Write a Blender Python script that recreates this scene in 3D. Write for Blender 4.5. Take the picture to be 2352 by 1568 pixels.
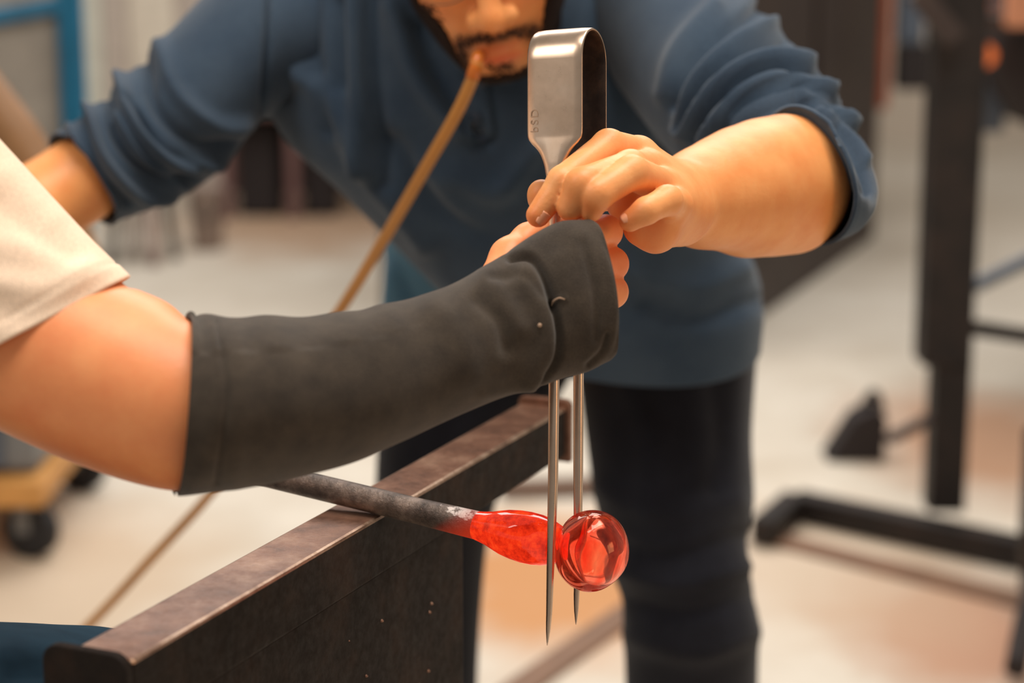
import bpy, bmesh, math, random
import numpy as np
from mathutils import Vector, Matrix

random.seed(4); np.random.seed(4)
for o in list(bpy.data.objects): bpy.data.objects.remove(o)
SC = bpy.context.scene
COL = SC.collection

# ------------------------------------------------------------------ camera
F = 70.0 / 36.0 * 2352.0            # focal length in pixels of the 2352x1568 frame
CAMH, PITCH = 1.20, math.radians(12.0)
CP, SP = math.cos(PITCH), math.sin(PITCH)
cam = bpy.data.cameras.new('camera'); camo = bpy.data.objects.new('camera', cam); COL.objects.link(camo)
cam.lens = 70; cam.sensor_width = 36; cam.clip_start = 0.05; cam.clip_end = 60
camo.location = (0, 0, CAMH); camo.rotation_euler = (math.pi/2 - PITCH, 0, 0)
cam.dof.use_dof = True; cam.dof.focus_distance = 1.25; cam.dof.aperture_fstop = 4.0; cam.dof.aperture_blades = 0
SC.camera = camo

# ------------------------------------------------------------------ light
W = bpy.data.worlds.new('world'); SC.world = W; W.use_nodes = True
W.node_tree.nodes['Background'].inputs[0].default_value = (1.0, 0.93, 0.84, 1)
W.node_tree.nodes['Background'].inputs[1].default_value = 0.29
def area(name, loc, target, size, power, col, size_y=None):
    l = bpy.data.lights.new(name, 'AREA'); l.energy = power; l.color = col
    l.shape = 'RECTANGLE'; l.size = size; l.size_y = size_y or size
    o = bpy.data.objects.new(name, l); COL.objects.link(o); o.location = loc
    o.rotation_euler = (Vector(target) - Vector(loc)).to_track_quat('-Z', 'Y').to_euler()
    return o
area('roof_light', (0.5, 1.3, 3.4), (0.3, 1.5, 0.9), 2.2, 76, (1.0, 0.92, 0.82), 0.8)
area('roof_light', (-1.9, 0.2, 2.9), (0.0, 1.4, 0.9), 0.8, 24, (1.0, 0.94, 0.86), 1.4)
area('roof_light', (0.2, 5.6, 3.8), (0.2, 5.6, 0.0), 3.5, 200, (1.0, 0.97, 0.93), 3.0)
area('warm_fill', (1.9, 0.6, 1.2), (0.2, 1.3, 1.0), 0.6, 5.5, (1.0, 0.55, 0.25))  # unseen warm fill, added to tint the gaffer's arm orange
SC.view_settings.view_transform = 'Standard'; SC.view_settings.look = 'None'
SC.view_settings.exposure = 0.08; SC.view_settings.gamma = 1.0; SC.view_settings.use_curve_mapping = False

# ------------------------------------------------------------------ helpers
def P(px, py, d):
    """point seen at photo pixel (px,py) at distance d along the lens axis"""
    x = (px - 1176.0) / F * d; y = -(py - 784.0) / F * d
    return np.array([x, d*CP + y*SP, CAMH - d*SP + y*CP])
def onplane(px, py, z):
    k = SP + (py - 784.0) / F * CP
    return P(px, py, (CAMH - z) / k)
def proj(V):
    X = V[..., 0]; Y = V[..., 1]; Z = V[..., 2] - CAMH
    d = Y*CP - Z*SP; y = Y*SP + Z*CP
    return 1176 + X/d*F, 784 - y/d*F, d
VIEW = np.array([0, CP, -SP]); UPV = np.array([0, SP, CP]); RIGHT = np.array([1.0, 0, 0])
def nrm(v): return v / (np.linalg.norm(v) + 1e-12)
def lin(c):
    return tuple(((x/255)/12.92 if x/255 <= .04045 else ((x/255+.055)/1.055)**2.4) for x in c)

def put(name, me, mats, parent=None, smooth=True):
    o = bpy.data.objects.new(name, me); COL.objects.link(o)
    for m in (mats if isinstance(mats, (list, tuple)) else [mats]): me.materials.append(m)
    if smooth:
        for p in me.polygons: p.use_smooth = True
    if parent is not None: o.parent = parent
    return o
def mesh(name, V, Fc, cols=None):
    me = bpy.data.meshes.new(name)
    me.from_pydata([tuple(v) for v in np.asarray(V, float)], [], [tuple(int(i) for i in f) for f in Fc])
    me.validate(); me.update()
    if cols is not None and len(me.vertices) == len(cols):
        a = me.color_attributes.new('tint', 'FLOAT_COLOR', 'POINT')
        c = np.ones((len(cols), 4), np.float32); c[:, :3] = cols
        a.data.foreach_set('color', c.ravel())
    return me
def tag(o, label, cat, group=None):
    o['label'] = label; o['category'] = cat
    if group: o['group'] = group
    return o
def thing(name, label, cat, group=None):
    o = bpy.data.objects.new(name, None); COL.objects.link(o); o.empty_display_size = .05
    return tag(o, label, cat, group)
def struct(o): o['kind'] = 'structure'; return o

def spline(K, n):
    K = np.asarray(K, float); m = len(K)
    t = np.linspace(0, m-1, n); i = np.clip(t.astype(int), 0, m-2); u = (t-i).reshape((-1,)+(1,)*(K.ndim-1))
    p1 = K[i]; p2 = K[i+1]; p0 = K[np.maximum(i-1, 0)]; p3 = K[np.minimum(i+2, m-1)]
    p0 = np.where((i == 0).reshape(u.shape), 2*p1-p2, p0); p3 = np.where((i+2 > m-1).reshape(u.shape), 2*p2-p1, p3)
    return .5*((2*p1) + (-p0+p2)*u + (2*p0-5*p1+4*p2-p3)*u*u + (-p0+3*p1-3*p2+p3)*u**3)

def sec(top, bot, d, th, skew=(0, 0), ex=2.0, B=None):
    dt, db = (d if isinstance(d, tuple) else (d, d))
    return dict(t=P(*top, dt), b=P(*bot, db), th=th, sk=(RIGHT*skew[0] - UPV*skew[1]) * ((dt+db)/2) / F, ex=ex,
                B=None if B is None else (RIGHT*B[0] - UPV*B[1])*((dt+db)/2)/F + VIEW*B[2])
def loft(secs, n=80, m=96):
    """rings through the sections; ring 0 angle = top of the section, quarter turn = towards the viewer"""
    C = np.array([(s['t']+s['b'])/2 for s in secs]); A = np.array([(s['t']-s['b'])/2 for s in secs])
    T = np.gradient(C, axis=0)
    B = []
    for a, t, s in zip(A, T, secs):
        b = nrm(np.cross(a, t))
        if np.dot(b, VIEW) > 0: b = -b
        B.append(b*s['th'] + s['sk'] if s['B'] is None else s['B'])
    C = spline(C, n); A = spline(A, n); B = spline(np.array(B), n)
    E = np.clip(spline(np.array([[s['ex']] for s in secs]), n), 1.6, 6)
    a = np.linspace(0, 2*math.pi, m, endpoint=False)
    c, s_ = np.cos(a), np.sin(a)
    r = (np.abs(c)[None]**E + np.abs(s_)[None]**E)**(-1/E)
    return C[:, None] + A[:, None]*(r*c)[..., None] + B[:, None]*(r*s_)[..., None]
def gridnormals(G):
    du = np.gradient(G, axis=0); dv = (np.roll(G, -1, 1) - np.roll(G, 1, 1))
    N = np.cross(dv, du); N /= np.linalg.norm(N, axis=2, keepdims=True)+1e-12
    C = G.mean(1, keepdims=True)
    s = np.sign(np.sum(N*(G-C), axis=2).mean())
    return N*s
def segdist(px, py, pts):
    D = np.full(px.shape, 1e9)
    for (x0, y0), (x1, y1) in zip(pts[:-1], pts[1:]):
        dx, dy = x1-x0, y1-y0; L = dx*dx+dy*dy+1e-9
        t = np.clip(((px-x0)*dx+(py-y0)*dy)/L, 0, 1)
        D = np.minimum(D, np.hypot(px-x0-t*dx, py-y0-t*dy))
    return D
def smoothpts(pts, n=24): return [tuple(p) for p in spline(np.array(pts, float), n)]
def folds(G, strokes, amp=1.0):
    """press folds (real relief) into a cloth surface: (points, width px, height m)"""
    N = gridnormals(G); px, py, d = proj(G)
    front = np.clip(-(N @ VIEW)*1.6 + .35, 0, 1)
    off = np.zeros(px.shape)
    for pts, w, h in strokes:
        D = segdist(px, py, smoothpts(pts))
        off += amp*h*np.exp(-(D/w)**2)
    return G + N*(off*front)[..., None]
def gridmesh(name, G, cap0=False, cap1=False):
    n, m = G.shape[:2]; V = G.reshape(-1, 3)
    i = np.arange(n-1)[:, None]*m; j = np.arange(m)[None]; k = (j+1) % m
    Fc = np.stack([i+j, i+k, i+m+k, i+m+j], -1).reshape(-1, 4)
    Fc = [tuple(f) for f in Fc]
    V = list(V)
    if cap0: V.append(G[0].mean(0)); c = len(V)-1; Fc += [(c, (q+1) % m, q) for q in range(m)]
    if cap1: V.append(G[-1].mean(0)); c = len(V)-1; o = (n-1)*m; Fc += [(c, o+q, o+(q+1) % m) for q in range(m)]
    me = mesh(name, V, Fc)
    bm = bmesh.new(); bm.from_mesh(me); bmesh.ops.recalc_face_normals(bm, faces=bm.faces); bm.to_mesh(me); bm.free()
    return me
def solid(o, th, off=-1):
    md = o.modifiers.new('thickness', 'SOLIDIFY'); md.thickness = th; md.offset = off; return o

def tubegrid(pts, rad, m=16, n=None, flat=None):
    pts = np.array(pts, float); rad = np.atleast_1d(np.array(rad, float))
    if len(rad) == 1: rad = np.repeat(rad, len(pts))
    if n: pts = spline(pts, n); rad = spline(rad[:, None], n)[:, 0]
    T = np.gradient(pts, axis=0); T /= np.linalg.norm(T, axis=1, keepdims=True)+1e-12
    ref = np.array([0, 0, 1.0]) if abs(T[0][2]) < .9 else np.array([0, 1.0, 0])
    out = []
    u = nrm(np.cross(T[0], ref))
    for p, t, r in zip(pts, T, rad):
        u = nrm(u - t*np.dot(u, t)); v = np.cross(t, u)
        a = np.linspace(0, 2*math.pi, m, endpoint=False)
        out.append(p + r*(np.cos(a)[:, None]*u + np.sin(a)[:, None]*v))
    return np.array(out)
def tube(name, pts, rad, mat, parent=None, m=16, n=None):
    return put(name, gridmesh(name, tubegrid(pts, rad, m, n), True, True), mat, parent)
def box(name, lo, hi, mat, parent=None, bev=.003, rot=0, loc=None, segs=2):
    """axis box, optional z-rotation about loc"""
    bm = bmesh.new(); bmesh.ops.create_cube(bm, size=1)
    lo = Vector(lo); hi = Vector(hi)
    for v in bm.verts: v.co = Vector(((v.co.x+.5)*(hi.x-lo.x)+lo.x, (v.co.y+.5)*(hi.y-lo.y)+lo.y, (v.co.z+.5)*(hi.z-lo.z)+lo.z))
    if bev: bmesh.ops.bevel(bm, geom=list(bm.edges), offset=bev, segments=segs, profile=.5, affect='EDGES')
    if rot or loc is not None:
        M = Matrix.Translation(Vector(loc or (0, 0, 0))) @ Matrix.Rotation(rot, 4, 'Z'); bmesh.ops.transform(bm, matrix=M, verts=bm.verts)
    me = bpy.data.meshes.new(name); bm.to_mesh(me); bm.free()
    return put(name, me, mat, parent, smooth=False)
def prism(name, poly, axis_vec, mat, parent=None, bev=.002):
    """closed outline (list of world points) pushed along axis_vec"""
    bm = bmesh.new()
    vs = [bm.verts.new(Vector(p)) for p in poly]; f = bm.faces.new(vs)
    r = bmesh.ops.extrude_face_region(bm, geom=[f])
    for g in r['geom']:
        if isinstance(g, bmesh.types.BMVert): g.co += Vector(axis_vec)
    bm.normal_update(); bmesh.ops.recalc_face_normals(bm, faces=bm.faces)
    if bev: bmesh.ops.bevel(bm, geom=list(bm.edges), offset=bev, segments=2, profile=.5, affect='EDGES')
    me = bpy.data.meshes.new(name); bm.to_mesh(me); bm.free()
    return put(name, me, mat, parent, smooth=False)
def lathe(name, prof, base, mat, parent=None, m=32, cap=True):
    G = np.array([[(base[0]+r*math.cos(a), base[1]+r*math.sin(a), base[2]+z) for a in np.linspace(0, 2*math.pi, m, endpoint=False)] for r, z in prof])
    return put(name, gridmesh(name, G, cap, cap), mat, parent)

# ---- implicit bodies: round cones blended into one skin, meshed with surface nets
class Field:
    def __init__(s, lo, hi, h):
        s.lo = np.array(lo, float); s.h = h
        s.n = np.ceil((np.array(hi)-s.lo)/h).astype(int)+1
        s.F = np.full(s.n, 9.0, np.float32)
    def copy(s):
        f = Field.__new__(Field); f.lo = s.lo; f.h = s.h; f.n = s.n; f.F = np.full(s.n, 9.0, np.float32); return f
    def window(s, lo, hi):
        a = np.clip(np.floor((lo-s.lo)/s.h).astype(int), 0, s.n); b = np.clip(np.ceil((hi-s.lo)/s.h).astype(int)+1, 0, s.n)
        if np.any(b <= a): return None
        sl = tuple(slice(x, y) for x, y in zip(a, b))
        ax = [np.arange(x, y)*s.h+l for x, y, l in zip(a, b, s.lo)]
        return sl, np.stack(np.meshgrid(*ax, indexing='ij'), -1)
    def blend(s, sl, D, k):
        A = s.F[sl]
        if k <= 0: s.F[sl] = np.minimum(A, D); return
        hh = np.clip(k-np.abs(A-D), 0, None)/k
        s.F[sl] = np.minimum(A, D) - hh*hh*k*.25
    def cone(s, p, q, r0, r1, k=.004, flat=None):
        p = np.array(p); q = np.array(q); R = max(r0, r1)+max(k, .004)*1.5+.004
        w = s.window(np.minimum(p, q)-R, np.maximum(p, q)+R)
        if w is None: return
        sl, X = w; d = q-p; L = np.dot(d, d)+1e-12
        t = np.clip(((X-p)@d)/L, 0, 1)
        Y = X-p-t[..., None]*d
        if flat is not None:                       # flat=(axis, factor): squash across that axis
            ax, f = nrm(np.array(flat[0])), flat[1]
            Y = Y + ((Y@ax)*(1/f-1))[..., None]*ax
        D = np.linalg.norm(Y, axis=-1) - (r0+(r1-r0)*t)
        if flat is not None: D = D*max(flat[1], .55)
        s.blend(sl, D.astype(np.float32), k)
    def chain(s, pts, rad, k=.004):
        for i in range(len(pts)-1): s.cone(pts[i], pts[i+1], rad[i], rad[i+1], k)
    def ell(s, c, r, M=np.eye(3), k=.006, sub=False):
        c = np.array(c); r = np.array(r, float); R = r.max()+k*1.5+.004
        w = s.window(c-R, c+R)
        if w is None: return
        sl, X = w; Y = (X-c)@np.array(M).T
        k0 = np.linalg.norm(Y/r, axis=-1); k1 = np.linalg.norm(Y/(r*r), axis=-1)+1e-9
        D = (k0*(k0-1)/k1).astype(np.float32)
        if sub:
            A = s.F[sl]; hh = np.clip(k-np.abs(A+D), 0, None)/max(k, 1e-6)
            s.F[sl] = np.maximum(A, -D) + hh*hh*k*.25
        else: s.blend(sl, D, k)
    def add(s, o, k):
        s.blend(tuple(slice(0, x) for x in s.n), o.F, k)
    def nets(s, iso=0.0):
        Fv = s.F-iso; S = Fv < 0; n = np.array(S.shape)
        cnt = np.zeros(n-1, np.int8)
        offs = [(i, j, k) for i in (0, 1) for j in (0, 1) for k in (0, 1)]
        for o in offs: cnt += S[o[0]:n[0]-1+o[0], o[1]:n[1]-1+o[1], o[2]:n[2]-1+o[2]]
        act = np.argwhere((cnt > 0) & (cnt < 8))
        val = np.stack([Fv[act[:, 0]+o[0], act[:, 1]+o[1], act[:, 2]+o[2]] for o in offs], 1)
        O = np.array(offs, float); pos = np.zeros((len(act), 3)); c = np.zeros(len(act))
        for a in range(8):
            for b in range(a+1, 8):
                if np.abs(O[a]-O[b]).sum() != 1: continue
                va, vb = val[:, a], val[:, b]; mk = (va < 0) != (vb < 0)
                t = np.where(mk, va/np.where(mk, va-vb, 1), 0)
                pos += np.where(mk[:, None], O[a]+t[:, None]*(O[b]-O[a]), 0); c += mk
        V = (act+pos/c[:, None])*s.h+s.lo
        idm = np.full(n-1, -1, np.int64); idm[tuple(act.T)] = np.arange(len(act))
        Q = []
        for ax in range(3):
            u, v = [(1, 2), (2, 0), (0, 1)][ax]
            sl0 = [slice(1, -1)]*3; sl1 = [slice(1, -1)]*3
            sl0[ax] = slice(0, n[ax]-1); sl1[ax] = slice(1, n[ax])
            a, b = S[tuple(sl0)], S[tuple(sl1)]
            e = np.argwhere(a != b)
            inside0 = a[tuple(e.T)]
            base = e.copy(); base[:, u] += 1; base[:, v] += 1
            def cell(du, dv):
                q = base.copy(); q[:, u] -= du; q[:, v] -= dv; return idm[tuple(q.T)]
            q = np.stack([cell(1, 1), cell(0, 1), cell(0, 0), cell(1, 0)], 1)
            q[~inside0] = q[~inside0][:, ::-1]; Q.append(q)
        Q = np.concatenate(Q); Q = Q[(Q >= 0).all(1)]
        return V, Q

# ------------------------------------------------------------------ materials
class NT:
    def __init__(s, name):
        s.m = bpy.data.materials.new(name); s.m.use_nodes = True; s.t = s.m.node_tree
        s.b = s.t.nodes['Principled BSDF']; s.tc = s.n('ShaderNodeTexCoord')
    def n(s, ty, **kw):
        x = s.t.nodes.new(ty)
        for k, v in kw.items(): setattr(x, k, v)
        return x
    def l(s, a, b): s.t.links.new(a, b)
    def noise(s, scale, detail=4, rough=.55, vec=None, dist=0):
        x = s.n('ShaderNodeTexNoise'); x.inputs['Scale'].default_value = scale; x.inputs['Detail'].default_value = detail
        x.inputs['Roughness'].default_value = rough; x.inputs['Distortion'].default_value = dist
        s.l(vec or s.tc.outputs['Object'], x.inputs['Vector']); return x.outputs['Fac']
    def ramp(s, fac, stops):
        x = s.n('ShaderNodeValToRGB'); e = x.color_ramp.elements
        while len(e) < len(stops): e.new(.5)
        for el, (p, c) in zip(e, stops):
            el.position = p; el.color = (*(c if len(c) == 3 else c[:3]), 1)
        s.l(fac, x.inputs['Fac']); return x.outputs['Color']
    def mix(s, fac, a, b, mode='MIX'):
        x = s.n('ShaderNodeMix', data_type='RGBA', blend_type=mode)
        for sock, v in ((x.inputs['Factor'], fac), (x.inputs['A'], a), (x.inputs['B'], b)):
            if hasattr(v, 'links'): s.l(v, sock)
            elif isinstance(v, tuple): sock.default_value = (*v[:3], 1)
            else: sock.default_value = v
        return x.outputs['Result']
    def bump(s, h, st, dist=.001):
        x = s.n('ShaderNodeBump'); x.inputs['Strength'].default_value = st; x.inputs['Distance'].default_value = dist
        s.l(h, x.inputs['Height']); s.l(x.outputs['Normal'], s.b.inputs['Normal'])
    def set(s, **kw):
        for k, v in kw.items():
            i = s.b.inputs[k.replace('_', ' ')]
            if hasattr(v, 'links'): s.l(v, i)
            elif isinstance(v, tuple): i.default_value = (*v, 1)
            else: i.default_value = v
        return s
def wave(t, scale, axis='X', dist=0., vec=None):
    x = t.n('ShaderNodeTexWave', bands_direction=axis); x.inputs['Scale'].default_value = scale; x.inputs['Distortion'].default_value = dist
    x.inputs['Detail'].default_value = 2
    t.l(vec or t.tc.outputs['Object'], x.inputs['Vector']); return x.outputs['Fac']

def skin_mat(name, base, red):
    t = NT(name); n = t.noise(38, 3); n2 = t.noise(420, 3)
    c = t.ramp(n, [(.3, base), (.72, red)])
    at = t.n('ShaderNodeAttribute', attribute_name='tint')
    c = t.mix(1.0, c, at.outputs['Color'], 'MULTIPLY')
    t.set(Base_Color=c, Roughness=.46, Specular_IOR_Level=.42, Subsurface_Weight=.14, Subsurface_Scale=.005)
    t.b.inputs['Subsurface Radius'].default_value = (1, .35, .18)
    t.bump(n2, .22, .0008); return t.m
SKIN_A = skin_mat('skin_assistant', lin((240, 166, 102)), lin((230, 146, 82)))
SKIN_G = skin_mat('skin_gaffer', lin((244, 160, 104)), lin((234, 142, 90)))

def cloth_mat(name, c0, c1, scale=40, weave=900, st=.35, rough=.95, sheen=.15, mottle=0.):
    t = NT(name); n = t.noise(scale, 5, .6); f = t.noise(weave, 2, .6)
    c = t.ramp(n, [(.3, c0), (.7, c1)])
    c = t.mix(.5, c, t.mix(1.0, c, t.ramp(f, [(.3, (.5,)*3), (.7, (1.5,)*3)]), 'MULTIPLY'))
    t.set(Base_Color=c, Roughness=rough, Specular_IOR_Level=.15, Sheen_Weight=sheen, Sheen_Roughness=.5)
    t.bump(f, st, .0006); return t.m
SHIRT = cloth_mat('blue_henley_knit', lin((46, 62, 80)), lin((61, 76, 92)), 14, 1100, .5)
SHIRT_LIT = cloth_mat('blue_lit_knit', lin((74, 120, 150)), lin((100, 142, 166)), 14, 1100, .4)  # same henley knit with light from the left put into its colour
BLACK = cloth_mat('black_stretch_cloth', lin((52, 45, 39)), lin((70, 61, 52)), 55, 1500, .6, .95, .2)
TEE = cloth_mat('cream_cotton', lin((238, 210, 184)), lin((244, 218, 194)), 10, 1300, .2, .9, .1)
JEANS_DK = cloth_mat('dark_denim', lin((24, 25, 33)), lin((32, 34, 43)), 25, 1200, .4)
def denim():
    t = NT('blue_denim'); n = t.noise(30, 4); w = wave(t, 520, 'DIAGONAL', .6)
    c = t.ramp(n, [(.3, lin((24, 44, 60))), (.75, lin((36, 62, 80)))])
    c = t.mix(w, c, lin((62, 86, 100)))
    mx = t.mix(.35, t.ramp(n, [(.3, lin((22, 42, 58))), (.75, lin((34, 60, 78)))]), c)
    t.set(Base_Color=mx, Roughness=.95, Specular_IOR_Level=.15); t.bump(w, .3, .0005); return t.m
DENIM = denim()

def steel_mat(name, c0, c1, c2, rough=(.3, .5), metal=1.0, scale=30, streak=None, st=.15):
    t = NT(name); n = t.noise(scale, 6, .65); n2 = t.noise(scale*7, 4, .7)
    c = t.ramp(n, [(.25, c0), (.5, c1), (.78, c2)])
    r = t.ramp(n2, [(.3, (rough[0],)*3), (.75, (rough[1],)*3)])
    t.set(Base_Color=c, Metallic=metal, Roughness=r); t.bump(n2, st, .0006); return t.m
JACK = steel_mat('brushed_steel', lin((190, 164, 142)), lin((208, 182, 160)), lin((214, 194, 176)), (.27, .31), 1.0, 28, st=.006)
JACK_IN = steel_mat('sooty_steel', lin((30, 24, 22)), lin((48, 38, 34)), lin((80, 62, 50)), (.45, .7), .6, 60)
RAILTOP = steel_mat('worn_rail_top', lin((92, 68, 57)), lin((134, 98, 80)), lin((176, 142, 120)), (.32, .55), .55, 30, st=.25)
RAILSIDE = steel_mat('dark_scaled_steel', lin((20, 15, 13)), lin((30, 23, 19)), lin((52, 37, 28)), (.6, .9), .0, 18, st=.35)
RAILSIDE.node_tree.nodes['Principled BSDF'].inputs['Specular IOR Level'].default_value = .2
RAILEDGE = steel_mat('polished_rail_edge', lin((120, 92, 78)), lin((176, 146, 124)), lin((214, 190, 170)), (.25, .5), .8, 60, st=.2)
DARKSTEEL = steel_mat('black_steel', lin((28, 24, 23)), lin((38, 32, 30)), lin((54, 42, 37)), (.45, .7), .4, 12)
BROWNSTEEL = steel_mat('brown_steel', lin((54, 43, 40)), lin((62, 50, 46)), lin((74, 58, 50)), (.5, .75), .3, 5)
RUST = steel_mat('rust_orange_edge', lin((150, 66, 34)), lin((176, 82, 44)), lin((190, 104, 64)), (.5, .8), .1, 8)

def plain(name, c, rough=.6, metal=0., var=.12, scale=15):
    t = NT(name); n = t.noise(scale, 4)
    l = lin(c); t.set(Base_Color=t.ramp(n, [(.3, tuple(x*(1-var) for x in l)), (.7, tuple(min(1, x*(1+var)) for x in l))]), Roughness=rough, Metallic=metal)
    t.bump(t.noise(scale*12, 3), .08, .001); return t.m
BLUEPAINT = plain('teal_blue_paint', (0, 98, 134), .4)
GREYPANEL = plain('grey_panel', (150, 143, 134), .6)
PALE = plain('pale_green_grey', (196, 194, 180), .6)
BEIGE = plain('beige_panel', (186, 172, 160), .6)
CREAM = plain('cream_panel', (214, 202, 184), .6)
WOODBR = plain('brown_wood', (140, 100, 62), .55)
ORANGEWD = plain('orange_wood', (196, 140, 74), .6)
GREYPL = plain('grey_plastic', (112, 112, 112), .5)
BINGREY = plain('warm_grey_bin', (146, 128, 118), .6)
BLACKRB = plain('black_rubber', (30, 29, 31), .7)
PINKBR = plain('dusty_brown', (112, 82, 78), .8)
DKBROWN = plain('very_dark_brown', (34, 25, 24), .8)
BLUEGREY = plain('blue_grey_box', (76, 84, 96), .5)
GLASSLENS = NT('spectacle_lens').set(Base_Color=(1, 1, 1), Roughness=.02, Transmission_Weight=1.0, IOR=1.12).m
RIM = plain('thin_gold_rim', (120, 98, 80), .45, .4)
HAIR = cloth_mat('dark_brown_hair', lin((28, 19, 15)), lin((46, 31, 23)), 160, 900, .9, .8, .0)
STUB = cloth_mat('brown_stubble', lin((58, 40, 31)), lin((80, 57, 44)), 160, 900, .6, .8, .0)
EYE = plain('eye_white', (225, 215, 205), .2)
IRIS = plain('brown_iris', (60, 38, 24), .2)
BUTTON = plain('navy_button', (46, 58, 76), .4)

# ------------------------------------------------------------------ floor and walls
def floor_mat():
    t = NT('cream_concrete_floor'); v = t.tc.outputs['Object']
    n = t.noise(.9, 5, .55); n2 = t.noise(5, 5, .6)
    c = t.ramp(n, [(.3, lin((196, 184, 167))), (.7, lin((216, 208, 195)))])
    c = t.mix(.18, c, t.ramp(n2, [(.35, lin((168, 146, 122))), (.7, lin((240, 230, 216)))]))
    # tan and brown patches at set spots, edges broken by noise
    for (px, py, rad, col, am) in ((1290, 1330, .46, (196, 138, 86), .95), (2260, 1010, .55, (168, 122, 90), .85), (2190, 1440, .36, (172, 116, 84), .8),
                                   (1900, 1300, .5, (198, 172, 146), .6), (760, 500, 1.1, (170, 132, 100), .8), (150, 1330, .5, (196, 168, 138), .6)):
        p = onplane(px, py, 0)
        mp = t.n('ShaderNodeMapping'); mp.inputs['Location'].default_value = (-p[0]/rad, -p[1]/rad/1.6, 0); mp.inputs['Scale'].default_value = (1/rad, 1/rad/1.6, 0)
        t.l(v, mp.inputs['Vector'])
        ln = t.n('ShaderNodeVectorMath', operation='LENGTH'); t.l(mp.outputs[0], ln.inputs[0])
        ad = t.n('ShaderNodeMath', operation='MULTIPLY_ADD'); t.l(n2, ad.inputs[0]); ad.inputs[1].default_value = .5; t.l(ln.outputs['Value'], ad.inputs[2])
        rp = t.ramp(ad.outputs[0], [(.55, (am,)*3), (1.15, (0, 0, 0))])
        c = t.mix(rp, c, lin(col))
    t.set(Base_Color=c, Roughness=.55, Specular_IOR_Level=.3); t.bump(n2, .1, .002); return t.m
struct(put('floor', mesh('floor', [(-9, -2, 0), (9, -2, 0), (9, 14, 0), (-9, 14, 0), (-9, -2, -.1), (9, -2, -.1), (9, 14, -.1), (-9, 14, -.1)],
       [(0, 1, 2, 3), (7, 6, 5, 4), (0, 4, 5, 1), (1, 5, 6, 2), (2, 6, 7, 3), (3, 7, 4, 0)]), floor_mat(), smooth=False))
struct(box('wall_back', (-9, 11.0, 0), (9, 11.15, 4), plain('warm_grey_wall', (196, 182, 166), .8, 0, .08, 2), bev=0))

# ------------------------------------------------------------------ jacks (the steel tongs held point-down)
JD = 1.24; PHI = math.radians(25)
JW = RIGHT*math.cos(PHI) - VIEW*math.sin(PHI); JG = RIGHT*math.sin(PHI) + VIEW*math.cos(PHI)
HG = .01925
PXM = JD/F
def jack_ring(c, wdir, ndir, hw, ht, m=20, ex=4.0):
    a = np.linspace(0, 2*math.pi, m, endpoint=False)+.001
    ct, st = np.cos(a), np.sin(a); r = (np.abs(ct)**ex+np.abs(st)**ex)**(-1/ex)
    return c + (r*ct*hw)[:, None]*wdir + (r*st*ht)[:, None]*ndir
def interp(tab, y):
    k = sorted(tab); return float(np.interp(y, k, [tab[i] for i in k]))
HWT = {60: .0184, 300: .0184, 316: .0182, 325: .0175, 335: .0154, 343: .0130, 352: .0108, 362: .0091, 375: .0076, 390: .0063, 410: .0053, 440: .0045, 500: .0036, 870: .0031, 1100: .0029, 1280: .0022, 1400: .0016, 1440: .0012, 1462: .0006, 1472: .00015}
HTT = {60: .0014, 320: .0014, 380: .0026, 440: .0032, 870: .0030, 1200: .0026, 1420: .0018, 1472: .0003}
jacks = thing('glass_jacks', 'steel spring jacks held point-down, blades either side of the glowing glass', 'jacks')
def jc(y, side, dx=0):
    return P(1303+dx, y, JD) + JG*HG*side
rings = []
ys = list(np.linspace(408, 318, 26)) + list(np.linspace(312, 144, 16))
for y in ys: rings.append(jack_ring(jc(y, -1), JW, JG, interp(HWT, y), interp(HTT, y)))
cy = P(1303, 143, JD)
for a in np.linspace(math.pi, 0, 29):
    n = JG*math.cos(a)+UPV*math.sin(a); rings.append(jack_ring(cy+n*HG, JW, -n, .0184, .0014))
for y in ys[::-1]: rings.append(jack_ring(jc(y, 1), JW, -JG, interp(HWT, y), interp(HTT, y)))
G = np.array(rings); me = gridmesh('spring_handle', G, True, True)
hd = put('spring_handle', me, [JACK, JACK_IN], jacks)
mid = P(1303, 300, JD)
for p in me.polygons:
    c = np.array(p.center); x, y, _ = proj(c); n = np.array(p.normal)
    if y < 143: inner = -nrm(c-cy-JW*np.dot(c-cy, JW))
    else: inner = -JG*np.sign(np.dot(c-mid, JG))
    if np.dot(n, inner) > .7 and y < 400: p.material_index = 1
tc = bpy.data.curves.new('engraved_letters', 'FONT'); tc.body = 'bSD'; tc.size = .0075; tc.space_character = 1.25; tc.extrude = .00004; tc.align_x = 'LEFT'
to = bpy.data.objects.new('tmp_letters', tc); COL.objects.link(to)
me = bpy.data.meshes.new_from_object(to.evaluated_get(bpy.context.evaluated_depsgraph_get())); bpy.data.objects.remove(to)
o_ = jc(310, -1) - JG*.00146 - JW*.0106
M = Matrix(((UPV[0], -JW[0], -JG[0], o_[0]), (UPV[1], -JW[1], -JG[1], o_[1]), (UPV[2], -JW[2], -JG[2], o_[2]), (0, 0, 0, 1)))
me.transform(M); put('engraved_letters', me, plain('engraving_grey', (164, 138, 116), .5, .7), jacks, smooth=False)
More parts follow.
